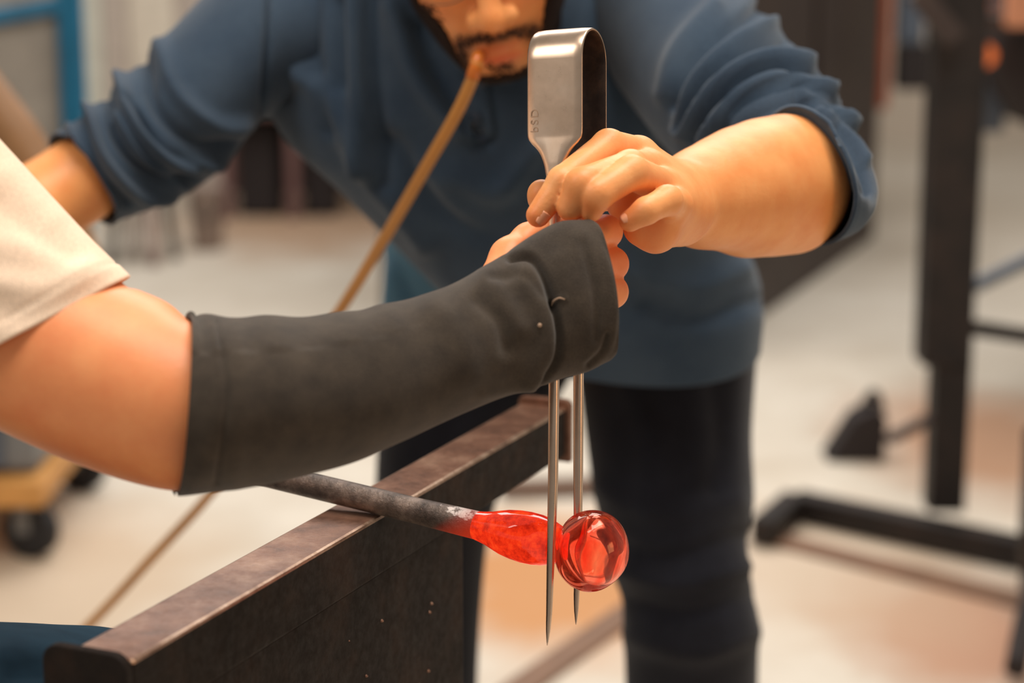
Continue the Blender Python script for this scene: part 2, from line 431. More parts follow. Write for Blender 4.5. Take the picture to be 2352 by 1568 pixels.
for side, tip, tab in ((-1, 1472, {400: 0, 870: -2, 1100: -4, 1300: -10, 1472: -15}), (1, 1443, {400: 0, 860: -2, 1170: -3, 1360: -6, 1443: -10})):
    rg = []
    for y in np.concatenate([np.linspace(404, 1380, 60), np.linspace(1385, 1472, 20)]):
        yy = 404+(y-404)*(tip-404)/(1472-404)
        hw = interp(HWT, y)
        edge = 0 if y < 1400 else -.0006*((y-1400)/72)*side*-1
        rg.append(jack_ring(jc(yy, side, interp(tab, yy)) + JW*edge, JW, JG, hw, interp(HTT, y), ex=3.2))
    put('blade', gridmesh('blade', np.array(rg), True, True), JACK, jacks)

# ------------------------------------------------------------------ blowpipe with hot glass
def axis_pt(x):
    dx = (x-1290)*PXM
    d = JD - dx*math.tan(PHI)
    return P(x, 1096+(x-640)*.2417, d)
pipe = thing('blowpipe', 'sooty steel blowpipe resting on the rail with red-hot glass on its end', 'blowpipe')
def revolve(name, prof, mats, m=48, cap=(True, True), lump=0):
    pts = np.array([axis_pt(x) for x, r in prof]); ax = nrm(pts[-1]-pts[0])
    u = nrm(UPV-ax*np.dot(UPV, ax)); v = np.cross(ax, u)
    a = np.linspace(0, 2*math.pi, m, endpoint=False)
    G = np.array([p + r*PXM*((np.cos(a)*(1+lump*np.sin(a*2+i*.2)))[:, None]*u+np.sin(a)[:, None]*v) for i, (p, (x, r)) in enumerate(zip(pts, prof))])
    return put(name, gridmesh(name, G, *cap), mats, pipe)
def pipe_mat():
    t = NT('blowpipe_scale'); n = t.noise(60, 6, .7); n2 = t.noise(150, 5, .75); n3 = t.noise(420, 4, .7)
    c = t.ramp(n, [(.3, lin((58, 50, 46))), (.52, lin((112, 98, 90))), (.72, lin((160, 142, 130)))])
    at = t.n('ShaderNodeAttribute', attribute_name='tint'); sp = t.n('ShaderNodeSeparateColor'); t.l(at.outputs['Color'], sp.inputs[0])
    # tint.r = crust, tint.g = heat
    mu = t.n('ShaderNodeMath', operation='MULTIPLY'); t.l(n2, mu.inputs[0]); t.l(sp.outputs[0], mu.inputs[1])
    k = t.ramp(mu.outputs[0], [(.44, (0, 0, 0)), (.52, (1, 1, 1))])
    c = t.mix(k, c, lin((226, 214, 208)))
    k2 = t.ramp(n3, [(.66, (0, 0, 0)), (.72, (.6, .6, .6))]); c = t.mix(k2, c, lin((176, 140, 116)))
    c = t.mix(sp.outputs[1], c, lin((150, 34, 26)))
    t.set(Base_Color=c, Metallic=.45, Roughness=.42, Emission_Color=(1, .06, .015))
    em = t.n('ShaderNodeMath', operation='MULTIPLY'); t.l(sp.outputs[1], em.inputs[0]); em.inputs[1].default_value = .35
    t.l(em.outputs[0], t.b.inputs['Emission Strength']); t.bump(n2, .8, .0012); return t.m
prof = [(-3200, 31.0)] + [(x, 31.0) for x in range(-2600, 500, 300)] + [(x, 31+max(0, (x-950)/60)) for x in range(500, 1116, 8)]
tb = revolve('steel_tube', prof, pipe_mat())
me = tb.data; a = me.color_attributes.new('tint', 'FLOAT_COLOR', 'POINT')
co = np.array([v.co for v in me.vertices]); px, py, _ = proj(co)
axy = 1096+(px-640)*.2417
up = (axy-py)/32
cr = np.clip((px-930)/120, 0, 1)*np.clip(up*.9+.55, 0, 1)*1.05
ht = np.clip((px-1025)/80-np.clip(up, -1, 1)*.45, 0, 1)
c = np.ones((len(co), 4), np.float32); c[:, 0] = cr; c[:, 1] = ht*.9; c[:, 2] = 0
a.data.foreach_set('color', c.ravel())
def hot_mat():
    t = NT('red_hot_glass'); n = t.noise(110, 5, .7)
    c = t.ramp(n, [(.34, (.42, .010, .003)), (.52, (.80, .030, .006)), (.70, (1.0, .075, .012))])
    t.set(Base_Color=(.25, .012, .004), Roughness=.04, Specular_IOR_Level=.5, Emission_Color=c, Emission_Strength=.95)
    return t.m
HOT = hot_mat()
revolve('glass_gather', [(1086, 31), (1096, 33.5), (1108, 36), (1124, 40), (1140, 46), (1160, 53), (1185, 58), (1210, 60), (1235, 59), (1255, 55), (1270, 49), (1282, 44), (1284, 36), (1285.5, 22), (1286, 6)], HOT, 64)
def bubble_mat():
    t = NT('rosy_clear_glass')
    mp = t.n('ShaderNodeMapping'); mp.inputs['Rotation'].default_value = (0, .35, 0); mp.inputs['Scale'].default_value = (1.0, 1.0, .32); t.l(t.tc.outputs['Object'], mp.inputs['Vector'])
    n = t.noise(130, 5, .65, mp.outputs[0], 1.2); n2 = t.noise(48, 3, .5, mp.outputs[0], 1.5)
    g = t.n('ShaderNodeBsdfGlass'); g.inputs['IOR'].default_value = 1.45; g.inputs['Roughness'].default_value = 0
    t.l(t.ramp(n2, [(.35, (1.0, .46, .36)), (.62, (1.0, .78, .72))]), g.inputs['Color'])
    e = t.n('ShaderNodeEmission'); e.inputs['Strength'].default_value = .10
    t.l(t.ramp(n, [(.36, (.05, .004, .002)), (.52, (.45, .05, .02)), (.70, (1.0, .16, .06))]), e.inputs['Color'])
    a = t.n('ShaderNodeAddShader'); t.l(g.outputs[0], a.inputs[0]); t.l(e.outputs[0], a.inputs[1])
    t.l(a.outputs[0], t.t.nodes['Material Output'].inputs['Surface'])
    return t.m
BUB = bubble_mat()
bc = P(1359.5, 1264, 1.231); axd = nrm(axis_pt(1360)-axis_pt(1200))
def egg(name, rx, ry, mat, flip=False, c=bc):
    bm = bmesh.new(); bmesh.ops.create_uvsphere(bm, u_segments=64, v_segments=40, radius=1)
    u = nrm(UPV-axd*np.dot(UPV, axd)); v = np.cross(axd, u)
    for q in bm.verts:
        x, y, z = q.co; s = 1+.012*math.sin(5*x+3*z)*(-1 if flip else 1)
        q.co = Vector(c + axd*z*rx*s + u*x*ry*s + v*y*ry*s)
    bm.normal_update(); bmesh.ops.recalc_face_normals(bm, faces=bm.faces); bm.normal_update()
    if sum(f.normal.dot(f.calc_center_median()-Vector(c)) for f in bm.faces) < 0: bmesh.ops.reverse_faces(bm, faces=bm.faces)
    if flip: bmesh.ops.reverse_faces(bm, faces=bm.faces)
    me = bpy.data.meshes.new(name); bm.to_mesh(me); bm.free(); return put(name, me, mat, pipe)
def joined(name, objs, mat, parent):
    bm = bmesh.new()
    for o in objs: bm.from_mesh(o.data)
    me = bpy.data.meshes.new(name); bm.to_mesh(me); bm.free()
    for o in objs: bpy.data.objects.remove(o)
    return put(name, me, mat, parent)
e1 = egg('a', .0226, .0254, BUB); e2 = egg('b', .0196, .0224, BUB, True, bc+axd*.0006)
joined('glass_bubble', [e1, e2], BUB, pipe)

# ------------------------------------------------------------------ bench with steel rail
ZR = .8205
nl, nr_, fl, fr = [onplane(x, y, ZR) for x, y in ((200, 1478), (266, 1531), (1203, 915), (1292, 946))]
RD = nrm(((fl+fr)-(nl+nr_))/2)                      # rail direction, away from the gaffer
RS = np.array([RD[1], -RD[0], 0])                   # towards the right
mid0 = (nl+nr_)/2; L = np.dot((fl+fr)/2-mid0, RD); HWR = .5*(abs(np.dot(nr_-nl, RS))+abs(np.dot(fr-fl, RS)))/2
bench = thing('glassblowing_bench', 'dark steel glassblower bench with worn brown rail crossing the lower left', 'bench')
def RB(name, a0, a1, s0, s1, z0, z1, mat, bev=.002):
    q = [mid0+RD*a+RS*s for a, s in ((a0, s0), (a1, s0), (a1, s1), (a0, s1))]
    return prism(name, [(p[0], p[1], z0) for p in q], (0, 0, z1-z0), mat, bench, bev)
r = RB('rail', 0, L, -HWR, HWR, ZR-.040, ZR, [RAILTOP, RAILSIDE, RAILEDGE], .0022)
for p in r.data.polygons:
    p.material_index = 0 if p.normal.z > .97 else (2 if p.normal.z > .3 else 1)
panel_end = onplane(1139, 1200, ZR-.040)
ae = np.dot(panel_end-mid0, RD)
RB('side_panel', .012, ae, HWR-.016, HWR-.0035, .12, ZR-.040, RAILSIDE, .002)
# near end plate with rounded corners, far upturned lip
def plate(name, a, s0, s1, z0, z1, th, rad, mat):
    pts = []
    for (cs, cz, st) in ((s1-rad, z1-rad, 0), (s0+rad, z1-rad, 90), (s0+.002, z0+.002, 180), (s1-.002, z0+.002, 270)):
        rr = rad if cz > z0+.01 else .002
        for k in range(7):
            an = math.radians(st+k*15); p = mid0+RD*a+RS*(cs+rr*math.cos(an)); pts.append((p[0], p[1], cz+rr*math.sin(an)))
    return prism(name, pts, tuple(RD*th), mat, bench, .001)
plate('end_plate', -.006, -HWR-.014, HWR-.000, ZR-.10, ZR+.004, .006, .010, RAILSIDE)
plate('end_plate', L, -HWR-.002, HWR+.004, ZR-.045, ZR+.006, .006, .006, RAILTOP)
for a0, nm in ((.03, 'leg'), (ae-.05, 'leg')):
    RB(nm, a0, a0+.04, HWR-.056, HWR-.018, 0, ZR-.041, DARKSTEEL)
RB('crossbar', .10, .14, -.70, HWR-.056, .14, .18, DARKSTEEL)
RB('crossbar', ae-.06, ae-.02, -.70, HWR-.056, .14, .18, DARKSTEEL)
RB('rail', 0, L, -.72-HWR, -.72+HWR, ZR-.040, ZR, RAILTOP)
for a0 in (.03, ae-.05): RB('leg', a0, a0+.04, -.74, -.70, 0, ZR-.041, DARKSTEEL)
RB('seat_board', -.30, .10, -.68, -.06, .44, .48, WOODBR, .004)
for a0, s in ((-.28, -.66), (-.28, -.12)): RB('leg', a0, a0+.04, s, s+.04, 0, .44, DARKSTEEL)
# welded line of small scale blisters on the side panel
for k in range(26):
    a = random.uniform(.06, ae-.03); z = random.uniform(ZR-.24, ZR-.055)
    p = mid0+RD*a+RS*(HWR-.0035)
    s = random.uniform(.0007, .0016)
    lathe('weld_spatter', [(s*.9, -s*.3), (s, 0), (s*.6, s*.6), (s*.1, s*.8)], (p[0], p[1], z), RAILTOP, bench, 8)

# ------------------------------------------------------------------ gaffer (seated at the left, arm across the picture)
gaffer = thing('person', 'seated glassblower at left in cream t-shirt and black arm sleeve gripping the jacks', 'person')
def tint_const(n, c=(1, 1, 1)): return np.tile(np.array(c, np.float32), (n, 1))
def merge_body(name, chunks, mat, parent):
    Vs, Fs, Cs, o = [], [], [], 0
    for V, Q, C in chunks:
        Vs.append(V); Cs.append(C if C is not None else tint_const(len(V)))
        Fs += [tuple(int(i)+o for i in f) for f in Q]; o += len(V)
    return put(name, mesh(name, np.concatenate(Vs), Fs, np.concatenate(Cs)), mat, parent)
def grid_chunk(G, cap=True):
    me = gridmesh('tmp', G, cap, cap); V = np.array([v.co for v in me.vertices]); Q = [tuple(p.vertices) for p in me.polygons]
    bpy.data.meshes.remove(me); return V, Q, None
arm = loft([sec((40, 390), (-400, 740), 1.125, .056), sec((180, 540), (-300, 830), 1.125, .057), sec((284, 652), (-190, 888), 1.12, .058), sec((325, 668), (15, 995), 1.115, .057),
            sec((378, 692), (225, 1082), 1.11, .056), sec((442, 738), (398, 1126), 1.105, .053, (18, 0)), sec((520, 750), (515, 1110), 1.11, .048), sec((650, 756), (655, 1075), 1.12, .044),
            sec((800, 745), (815, 1030), 1.135, .039), sec((950, 710), (985, 965), 1.155, .032), sec((1080, 655), (1135, 895), 1.175, .026), sec((1180, 610), (1245, 850), 1.183, .019)], 120, 72)
ch = [grid_chunk(arm)]
# fist
pts = [P(1120, 480, 1.16), P(1460, 780, 1.31), P(1120, 780, 1.31), P(1460, 480, 1.16)]
lo = np.min(pts, 0)-.015; hi = np.max(pts, 0)+.015
fp = Field(lo, hi, .0013); ff = fp.copy()
fp.cone(P(1190, 720, 1.187), P(1330, 590, 1.192), .014, .012, .012); fp.cone(P(1190, 740, 1.187), P(1350, 660, 1.192), .014, .012, .012)
fp.cone(P(1190, 760, 1.187), P(1350, 740, 1.192), .014, .012, .012); fp.cone(P(1190, 690, 1.19), P(1310, 560, 1.195), .013, .010, .012)
for i, (y0, y1, xp) in enumerate(((550, 532, 1391), (612, 606, 1405), (672, 670, 1404), (735, 735, 1372))):
    f1 = fp.copy()
    f1.chain([P(1335, y0, 1.195), P(xp, y1, 1.222), P(xp-12, y1+6, 1.262), P(1325, y1+14, 1.283), P(1275, y1+22, 1.276)], [.0105, .0098, .0092, .0085, .0078], .004)
    ff.add(f1, .0012)
f1 = fp.copy(); f1.chain([P(1150, 660, 1.20), P(1172, 592, 1.214), P(1215, 551, 1.228), P(1262, 533, 1.236), P(1290, 528, 1.246)], [.016, .0118, .0098, .0095, .0085], .006); ff.add(f1, .001)
fp.add(ff, .006)
V, Q = fp.nets(); px, py, _ = proj(V)
C = tint_const(len(V)); k = np.exp(-(np.hypot(px-1425, py-610)/70)**2)[:, None]; C = C*(1-k*np.array([0, .18, .25]))
ch.append((V, Q, C.astype(np.float32)))
# neck, head, far arm (beside the frame)
GC = np.array([-.56, 1.17, 0]); GF = RD; GS = RS
hc = GC+GF*.10+np.array([0, 0, 1.33])
fh = Field(hc-.22, hc+np.array([.22, .22, .20]), .005)
Mh = np.stack([GS, GF, np.array([0, 0, 1.0])])
def gh(x, y, z): return hc+GS*x+GF*y+np.array([0, 0, z])
fh.ell(gh(0, -.01, .04), (.076, .096, .088), Mh, .01); fh.ell(gh(0, .035, -.045), (.055, .058, .062), Mh, .03)
fh.cone(gh(0, .094, .012), gh(0, .118, -.028), .008, .013, .01); fh.cone(gh(0, -.03, -.05), gh(0, -.07, -.19), .055, .06, .03)
for s in (-1, 1): fh.ell(gh(.076*s, -.005, -.005), (.008, .02, .03), Mh, .006); fh.ell(gh(.032*s, .09, .012), (.016, .012, .01), Mh, .008, True)
V, Q = fh.nets(); ch.append((V, Q, None))
sh = GC-GS*.20+np.array([0, 0, 1.07]); el = sh+GF*.10-GS*.06+np.array([0, 0, -.26]); wr = axis_pt(-1900)+np.array([0, -.02, .03])
fa = Field(np.minimum.reduce([sh, el, wr])-.1, np.maximum.reduce([sh, el, wr])+.1, .006)
fa.chain([sh, el], [.055, .042], .02); fa.chain([el, wr], [.042, .027], .02)
pw = axis_pt(-1850); fa.ell(pw+np.array([0, 0, .028]), (.045, .045, .018), np.eye(3), .015)
for k in range(4):
    q = axis_pt(-1990+k*70); fa.chain([q+np.array([0, -.02, .026]), q+np.array([0, .026, .018]), q+np.array([0, .022, -.016])], [.009, .009, .008], .003)
V, Q = fa.nets(); ch.append((V, Q, None))
merge_body('body', ch, SKIN_G, gaffer)
hr = Field(hc-.22, hc+np.array([.22, .22, .20]), .005); hr.ell(gh(0, -.018, .052), (.080, .098, .088), Mh, .01)
V, Q = hr.nets(); Zl = (V-hc)@np.array([0, 0, 1.0]); Yl = (V-hc)@GF
Q = [q for q in Q if Zl[q].mean() > .0+.9*max(0, Yl[q].mean())]
solid(put('hair', mesh('hair', V, Q), HAIR, gaffer), .004, 0)
# t-shirt
sl = loft([sec((-640, 70), (-800, 400), 1.13, .045), sec((-440, 20), (-720, 410), 1.105, .06), sec((-310, 55), (-640, 470), 1.095, .066), sec((-150, 165), (-560, 590), 1.10, .068), sec((0, 322), (-450, 730), 1.115, .068), sec((112, 446), (-350, 812), 1.12, .067),
           sec((205, 545), (-268, 868), 1.12, .066, (4, 6)), sec((296, 636), (-205, 908), 1.12, .065, (14, 22))], 120, 110)
sl = folds(sl, [([(-60, 560), (60, 575), (170, 625)], 40, .003), ([(0, 470), (80, 540), (160, 590)], 26, -.0026), ([(0, 650), (120, 660), (220, 620)], 30, .0025), ([(20, 400), (120, 500)], 30, .002),
                ([(-40, 700), (80, 730), (200, 680)], 34, -.002)])
nn = gridnormals(sl); t = np.linspace(0, 1, 120)
sl += nn*(np.where(t > .955, .0006, 0) - .0007*np.exp(-((t-.952)/.004)**2))[:, None, None]
shirt = put('t_shirt', gridmesh('t_shirt', np.array([[GC+GF*(oy)+GS*rx*math.cos(a)+GF*ry*math.sin(a)+np.array([0, 0, z]) for a in np.linspace(0, 2*math.pi, 64, endpoint=False)]
     for rx, ry, z, oy in ((.17, .115, .50, 0), (.175, .12, .58, 0), (.17, .115, .70, .0), (.18, .115, .85, .02), (.195, .115, .97, .04), (.195, .10, 1.05, .05), (.17, .08, 1.11, .05), (.11, .065, 1.145, .05), (.07, .06, 1.16, .05))]), True), TEE, gaffer)
solid(shirt, .0015)
s_ = put('sleeve', gridmesh('sleeve', sl), TEE, shirt); solid(s_, .0016)
s2 = put('sleeve', gridmesh('sleeve', tubegrid([GC-GS*.12+np.array([0, 0, 1.06]), sh, sh*.55+el*.45], [.075, .07, .064], 40, 20)), TEE, shirt); solid(s2, .0016)
# black arm sleeve
bs = loft([sec((438, 727), (408, 1138), 1.10, .060, (50, 6)), sec((462, 724), (436, 1134), 1.10, .060, (48, 6)), sec((600, 726), (600, 1113), 1.11, .055, (25, 0)), sec((780, 717), (782, 1069), 1.13, .048),
           sec((885, 699), (905, 1018), 1.145, .043), sec((1000, 668), (1062, 950), 1.16, .038), sec((1085, 628), (1165, 908), 1.17, .033, (6, 0)), sec((1150, 588), (1248, 884), 1.177, .029, (14, 0)),
           sec((1215, 545), (1306, 864), 1.18, .026, (14, 4)), sec((1288, 508), (1356, 850), 1.181, .026, B=(18, 6, -.026)), sec((1345, 504), (1390, 832), 1.183, .025, B=(26, 12, -.025)), sec((1364, 509), (1402, 818), 1.184, .024, B=(30, 14, -.024))], 260, 150)
bf = [([(1170, 590), (1218, 592), (1250, 640), (1270, 705)], 10, -.0045), ([(1270, 700), (1280, 770), (1272, 830), (1240, 875)], 9, -.0040), ([(1205, 640), (1245, 720), (1250, 800), (1215, 870)], 30, .0045),
      ([(1290, 600), (1315, 700), (1310, 820)], 34, .0022), ([(1120, 640), (1160, 700), (1190, 750)], 28, .0025), ([(1100, 690), (1150, 740), (1165, 800)], 18, -.0022), ([(1130, 640), (1200, 640), (1240, 680)], 14, -.0016),
      ([(1340, 560), (1368, 680), (1370, 780)], 12, -.0012), ([(1395, 770), (1380, 810), (1350, 838)], 8, -.002), ([(1000, 700), (1060, 780), (1080, 860)], 34, .0016), ([(880, 740), (920, 850), (910, 960)], 60, .0014),
      ([(700, 760), (720, 900), (690, 1040)], 70, -.0012), ([(1230, 860), (1180, 890), (1110, 905)], 14, .0016), ([(1270, 700), (1285, 688), (1300, 684)], 4, .0012), ([(497, 740), (520, 900), (497, 1110)], 7, -.0012), ([(540, 735), (560, 900), (540, 1110)], 20, .0008)]
bs = folds(bs, bf, 1.2)
nn = gridnormals(bs); t = np.linspace(0, 1, 260); th = np.linspace(0, 2*math.pi, 150, endpoint=False)
wob = .0011*np.sin(t[:, None]*75+2*np.sin(th)[None])*np.clip((th[None] < .9)+(th[None] > 5.4), 0, 1)*np.clip(.45-t[:, None], 0, .3)*3
wob = wob + .0012*np.sin(t[:, None]*31+3*np.cos(th*2)[None])*np.clip((t[:, None]-.55)*2, 0, 1)*.5
bs = bs+nn*wob[..., None]
asl = put('arm_sleeve', gridmesh('arm_sleeve', bs), BLACK, gaffer); solid(asl, .0022); asl['label'] = 'black stretch arm sleeve'
ln_, _n = None, gridnormals(bs); bx_, by_, _ = proj(bs)
def on_sleeve(x, y, lift):
    D = np.hypot(bx_-x, by_-y)+np.where((_n@VIEW) < 0, 0, 1e6); i = np.unravel_index(np.argmin(D), D.shape); return bs[i]+_n[i]*lift
LINT = plain('pale_lint', (170, 140, 116), .8)
tube('lint', [on_sleeve(1236, 747, .0004), on_sleeve(1239, 747, .0010), on_sleeve(1243, 748, .0004)], [.0007, .0013, .0007], LINT, asl, 10, 9)
tube('lint', [on_sleeve(1268, 700, .0010), on_sleeve(1276, 690, .0014), on_sleeve(1286, 685, .0014), on_sleeve(1298, 684, .0008)], [.0003, .0005, .0005, .0003], LINT, asl, 8, 16)
# jeans
jg = loft([sec((-1150, 1380), (-1150, 1900), 1.16, .09), sec((-900, 1330), (-930, 1980), 1.16, .11), sec((-400, 1390), (-420, 1960), 1.18, .095), sec((-100, 1424), (-100, 1900), 1.21, .085), sec((120, 1434), (130, 1830), 1.24, .078), sec((300, 1452), (260, 1830), 1.28, .072),
           sec((420, 1540), (250, 1900), 1.31, .066), sec((440, 1800), (230, 2000), 1.32, .06), sec((420, 2500), (220, 2500), 1.30, .055), sec((420, 3100), (230, 3100), 1.30, .05)], 140, 64)
jg = folds(jg, [([(0, 1500), (120, 1490), (230, 1520)], 26, .004), ([(20, 1540), (110, 1545)], 16, -.004), ([(0, 1460), (150, 1460)], 14, .002)])
jn = put('jeans', gridmesh('jeans', jg, True, True), DENIM, gaffer)

# ------------------------------------------------------------------ assistant leaning over the piece
asst = thing('person', 'bearded assistant in blue henley leaning forward with hose in mouth, hand on jacks', 'person')
ch = []
pts = [P(1190, 280, 1.17), P(1990, 620, 1.17), P(1190, 620, 1.55), P(2000, 250, 1.55)]
lo = np.min(pts, 0)-.01; hi = np.max(pts, 0)+.01
fp = Field(lo, hi, .0014); ff = fp.copy()
FLATAX = nrm(VIEW*.8+UPV*.2)
E0, E1, E2, E3, WRI = P(1850, 403, 1.485), P(1803, 416, 1.437), P(1705, 434, 1.385), P(1610, 455, 1.345), P(1555, 462, 1.315)
fp.chain([P(1714, 265, 1.645), P(1797, 350, 1.565), E0, E1], [.029, .030, .030, .045], .006)
fp.chain([E1, P(1755, 424, 1.411), E2, P(1655, 446, 1.364), E3, WRI], [.0455, .0440, .0408, .0358, .0312, .0250], .012)
fp.cone(P(1815, 472, 1.437), P(1720, 492, 1.395), .0305, .0250, .02)
mcp = [P(1466, 357, 1.276), P(1490, 388, 1.258), P(1522, 428, 1.243), P(1550, 472, 1.232)]
mr = [.0122, .0118, .0112, .0105]
for q, r_ in zip(mcp, mr): fp.cone(WRI, q, .0190, r_, .012)
fp.cone(P(1560, 500, 1.29), P(1505, 527, 1.238), .0185, .0128, .012)
fp.cone(P(1505, 527, 1.238), P(1468, 522, 1.235), .0126, .0100, .010)
fp.cone(P(1560, 470, 1.30), P(1440, 468, 1.27), .020, .013, .012)
fing = [([mcp[0], P(1398, 336, 1.240), P(1292, 416, 1.204), P(1236, 494, 1.203)], [.0120, .0106, .0092, .0074]),
        ([mcp[1], P(1448, 384, 1.221), P(1338, 424, 1.191), P(1311, 476, 1.197)], [.0118, .0106, .0104, .0086]),
        ([mcp[2], P(1450, 396, 1.203), P(1372, 446, 1.187), P(1358, 482, 1.194)], [.0110, .0104, .0096, .0072]),
        ([mcp[3], P(1533, 460, 1.207), P(1484, 484, 1.193), P(1447, 507, 1.196)], [.0100, .0091, .0081, .0067]),
        ([P(1470, 440, 1.292), P(1380, 440, 1.292), P(1300, 448, 1.283), P(1247, 455, 1.266), P(1244, 444, 1.264)], [.014, .012, .0108, .0092, .009])]
for p_, r_ in fing:
    f1 = fp.copy(); f1.chain(p_, r_, .0030); ff.add(f1, .0004)
f1 = None
fp.add(ff, .0040); ff = None
V, Q = fp.nets(); fp = None
px, py, dd = proj(V); C = tint_const(len(V)); wh = np.clip((1600-px)/120, 0, 1)[:, None]; C = C*(1-wh) + C*wh*np.array([1.02, 1.10, 1.22])
def blot(x, y, s, c):
    global C
    k = np.exp(-(np.hypot(px-x, py-y)/s)**2)[:, None]; C = C*(1-k*(1-np.array(c)))
for x, y, s, c in ((1230, 500, 26, (.98, .72, .62)), (1300, 480, 34, (.97, .82, .78)), (1352, 485, 26, (.98, .80, .76)), (1440, 508, 26, (.99, .84, .76)), (1370, 440, 40, (1, .92, .88)), (1235, 450, 24, (1, .88, .82)),
                   (1510, 550, 50, (.98, .84, .78)), (1440, 470, 34, (.96, .78, .72)), (1870, 480, 40, (.98, .9, .85))): blot(x, y, s, c)
ch.append((V, Q, C.astype(np.float32)))
def nail(c, along, out, L_, W_):
    along = nrm(along-out*np.dot(along, out)); side = np.cross(along, out); g = []
    for i in range(9):
        u = -1+i/4; row = []
        for j in range(9):
            v = -1+j/4; sq = 1-.18*u*u if u > 0 else 1.0
            row.append(c + along*u*L_*(1-.12*v*v) + side*v*W_*sq - out*(W_*.38*v*v + .0002))
        g.append(row)
    V = np.array(g).reshape(-1, 3); return mesh('nail', V, [(i*9+j, i*9+j+1, i*9+j+10, i*9+j+9) for i in range(8) for j in range(8)])
NAILM = NT('fingernail').set(Base_Color=lin((240, 164, 124)), Roughness=.32).m
NAILS = []
o1 = nrm(-VIEW*.80+RIGHT*.45-UPV*.40); NAILS.append(nail(P(1236, 494, 1.203)+o1*.0078, P(1236, 494, 1.203)-P(1292, 416, 1.204), o1, .0044, .0038))
o2 = nrm(-VIEW*.9+UPV*.35-RIGHT*.25); NAILS.append(nail(P(1444, 507, 1.196)+o2*.0069, P(1447, 507, 1.196)-P(1484, 484, 1.193), o2, .0038, .0033))
# head
HM = {'a': math.radians(30), 'roll': math.radians(11), 'yaw': math.radians(3)}
ca, sa = math.cos(HM['a']), math.sin(HM['a'])
FWD = nrm(-UPV*sa - VIEW*ca + RIGHT*.04); UPH = UPV*ca - VIEW*sa
UPH = nrm(UPH - RIGHT*math.tan(HM['roll'])); UPH = nrm(UPH-FWD*np.dot(UPH, FWD)); RGT = nrm(np.cross(UPH, -FWD)); 
if np.dot(RGT, RIGHT) < 0: RGT = -RGT
HO = P(1147, 112, 1.655) - FWD*.092 + UPH*.065
def hp(x, y, z): return HO+RGT*x+FWD*y+UPH*z
MH = np.stack([RGT, FWD, UPH])
def head_field(h=.0024, infl=0):
    f = Field(HO-.19, HO+.19, h)
    f.ell(hp(0, -.012, .045), (.075, .097, .088), MH, .01)
    f.ell(hp(0, .038, -.022), (.060, .054, .060), MH, .03)
    f.ell(hp(0, .050, -.064), (.038, .040, .031), MH, .025)
    f.ell(hp(0, .076, -.084), (.017, .015, .012), MH, .02)
    for s in (-1, 1):
        f.ell(hp(.038*s, .062, -.012), (.022, .020, .018), MH, .02)
        f.cone(hp(.056*s, .0, -.042), hp(.016*s, .070, -.084), .012, .011, .02)
        f.ell(hp(.0135*s, .100, -.034), (.0085, .011, .008), MH, .006)
        f.ell(hp(.033*s, .085, .014), (.018, .012, .011), MH, .010, True)
        f.cone(hp(.014*s, .094, .030), hp(.045*s, .082, .034), .007, .006, .012)
        f.ell(hp(.078*s, -.008, -.006), (.008, .019, .031), MH, .006)
    f.cone(hp(0, .090, .018), hp(0, .110, -.026), .0065, .0105, .010)
    f.ell(hp(0, .112, -.032), (.0115, .011, .0095), MH, .006)
    f.cone(hp(0, .084, -.056), hp(0, .088, -.050), .012, .010, .012)
    f.cone(hp(-.017, .087, -.0625), hp(.017, .087, -.0625), .0042, .0042, .004); f.cone(hp(-.006, .093, -.061), hp(.006, .093, -.061), .005, .005, .005)
    f.cone(hp(-.014, .087, -.0715), hp(.014, .087, -.0715), .0050, .0050, .004); f.cone(hp(-.005, .091, -.0720), hp(.005, .091, -.0720), .0055, .0055, .004)
    f.cone(hp(-.019, .092, -.0668), hp(.019, .092, -.0668), .0012, .0012, .002) if False else None
    f.cone(hp(0, -.02, -.06), hp(0, -.10, -.16), .056, .062, .03)
    return f
hf = head_field()
V, Q = hf.nets(); loc = (V-HO)@MH.T; X, Y, Z = loc.T
C = tint_const(len(V))
def bl(x, y, z, sx, sy, sz, c):
    global C
    k = np.exp(-(((X-x)/sx)**2+((Y-y)/sy)**2+((Z-z)/sz)**2))[:, None]; C = C*(1-k*(1-np.array(c)))
bl(0, .092, -.0725, .019, .012, .0055, (.90, .36, .40)); bl(0, .092, -.062, .019, .012, .004, (.80, .40, .40)); bl(0, .115, -.032, .012, .012, .012, (1, .86, .76))
for s in (-1, 1):
    bl(.038*s, .075, -.02, .022, .03, .018, (.97, .80, .74))
    bl(.014*s, .09, -.0535, .014, .02, .0050, (.13, .10, .09)); bl(.029*s, .08, -.060, .009, .02, .009, (.16, .12, .11)); bl(.033*s, .07, -.074, .010, .025, .011, (.26, .20, .18))
    bl(.036*s, .055, -.082, .016, .03, .012, (.16, .12, .11)); bl(.053*s, .03, -.058, .014, .03, .030, (.20, .15, .14))
bl(0, .088, -.081, .010, .02, .0045, (.30, .24, .22)); bl(0, .08, -.096, .034, .03, .010, (.13, .10, .09)); bl(0, .095, -.0535, .010, .02, .004, (.35, .28, .25))
ch.append((V, Q, C.astype(np.float32)))
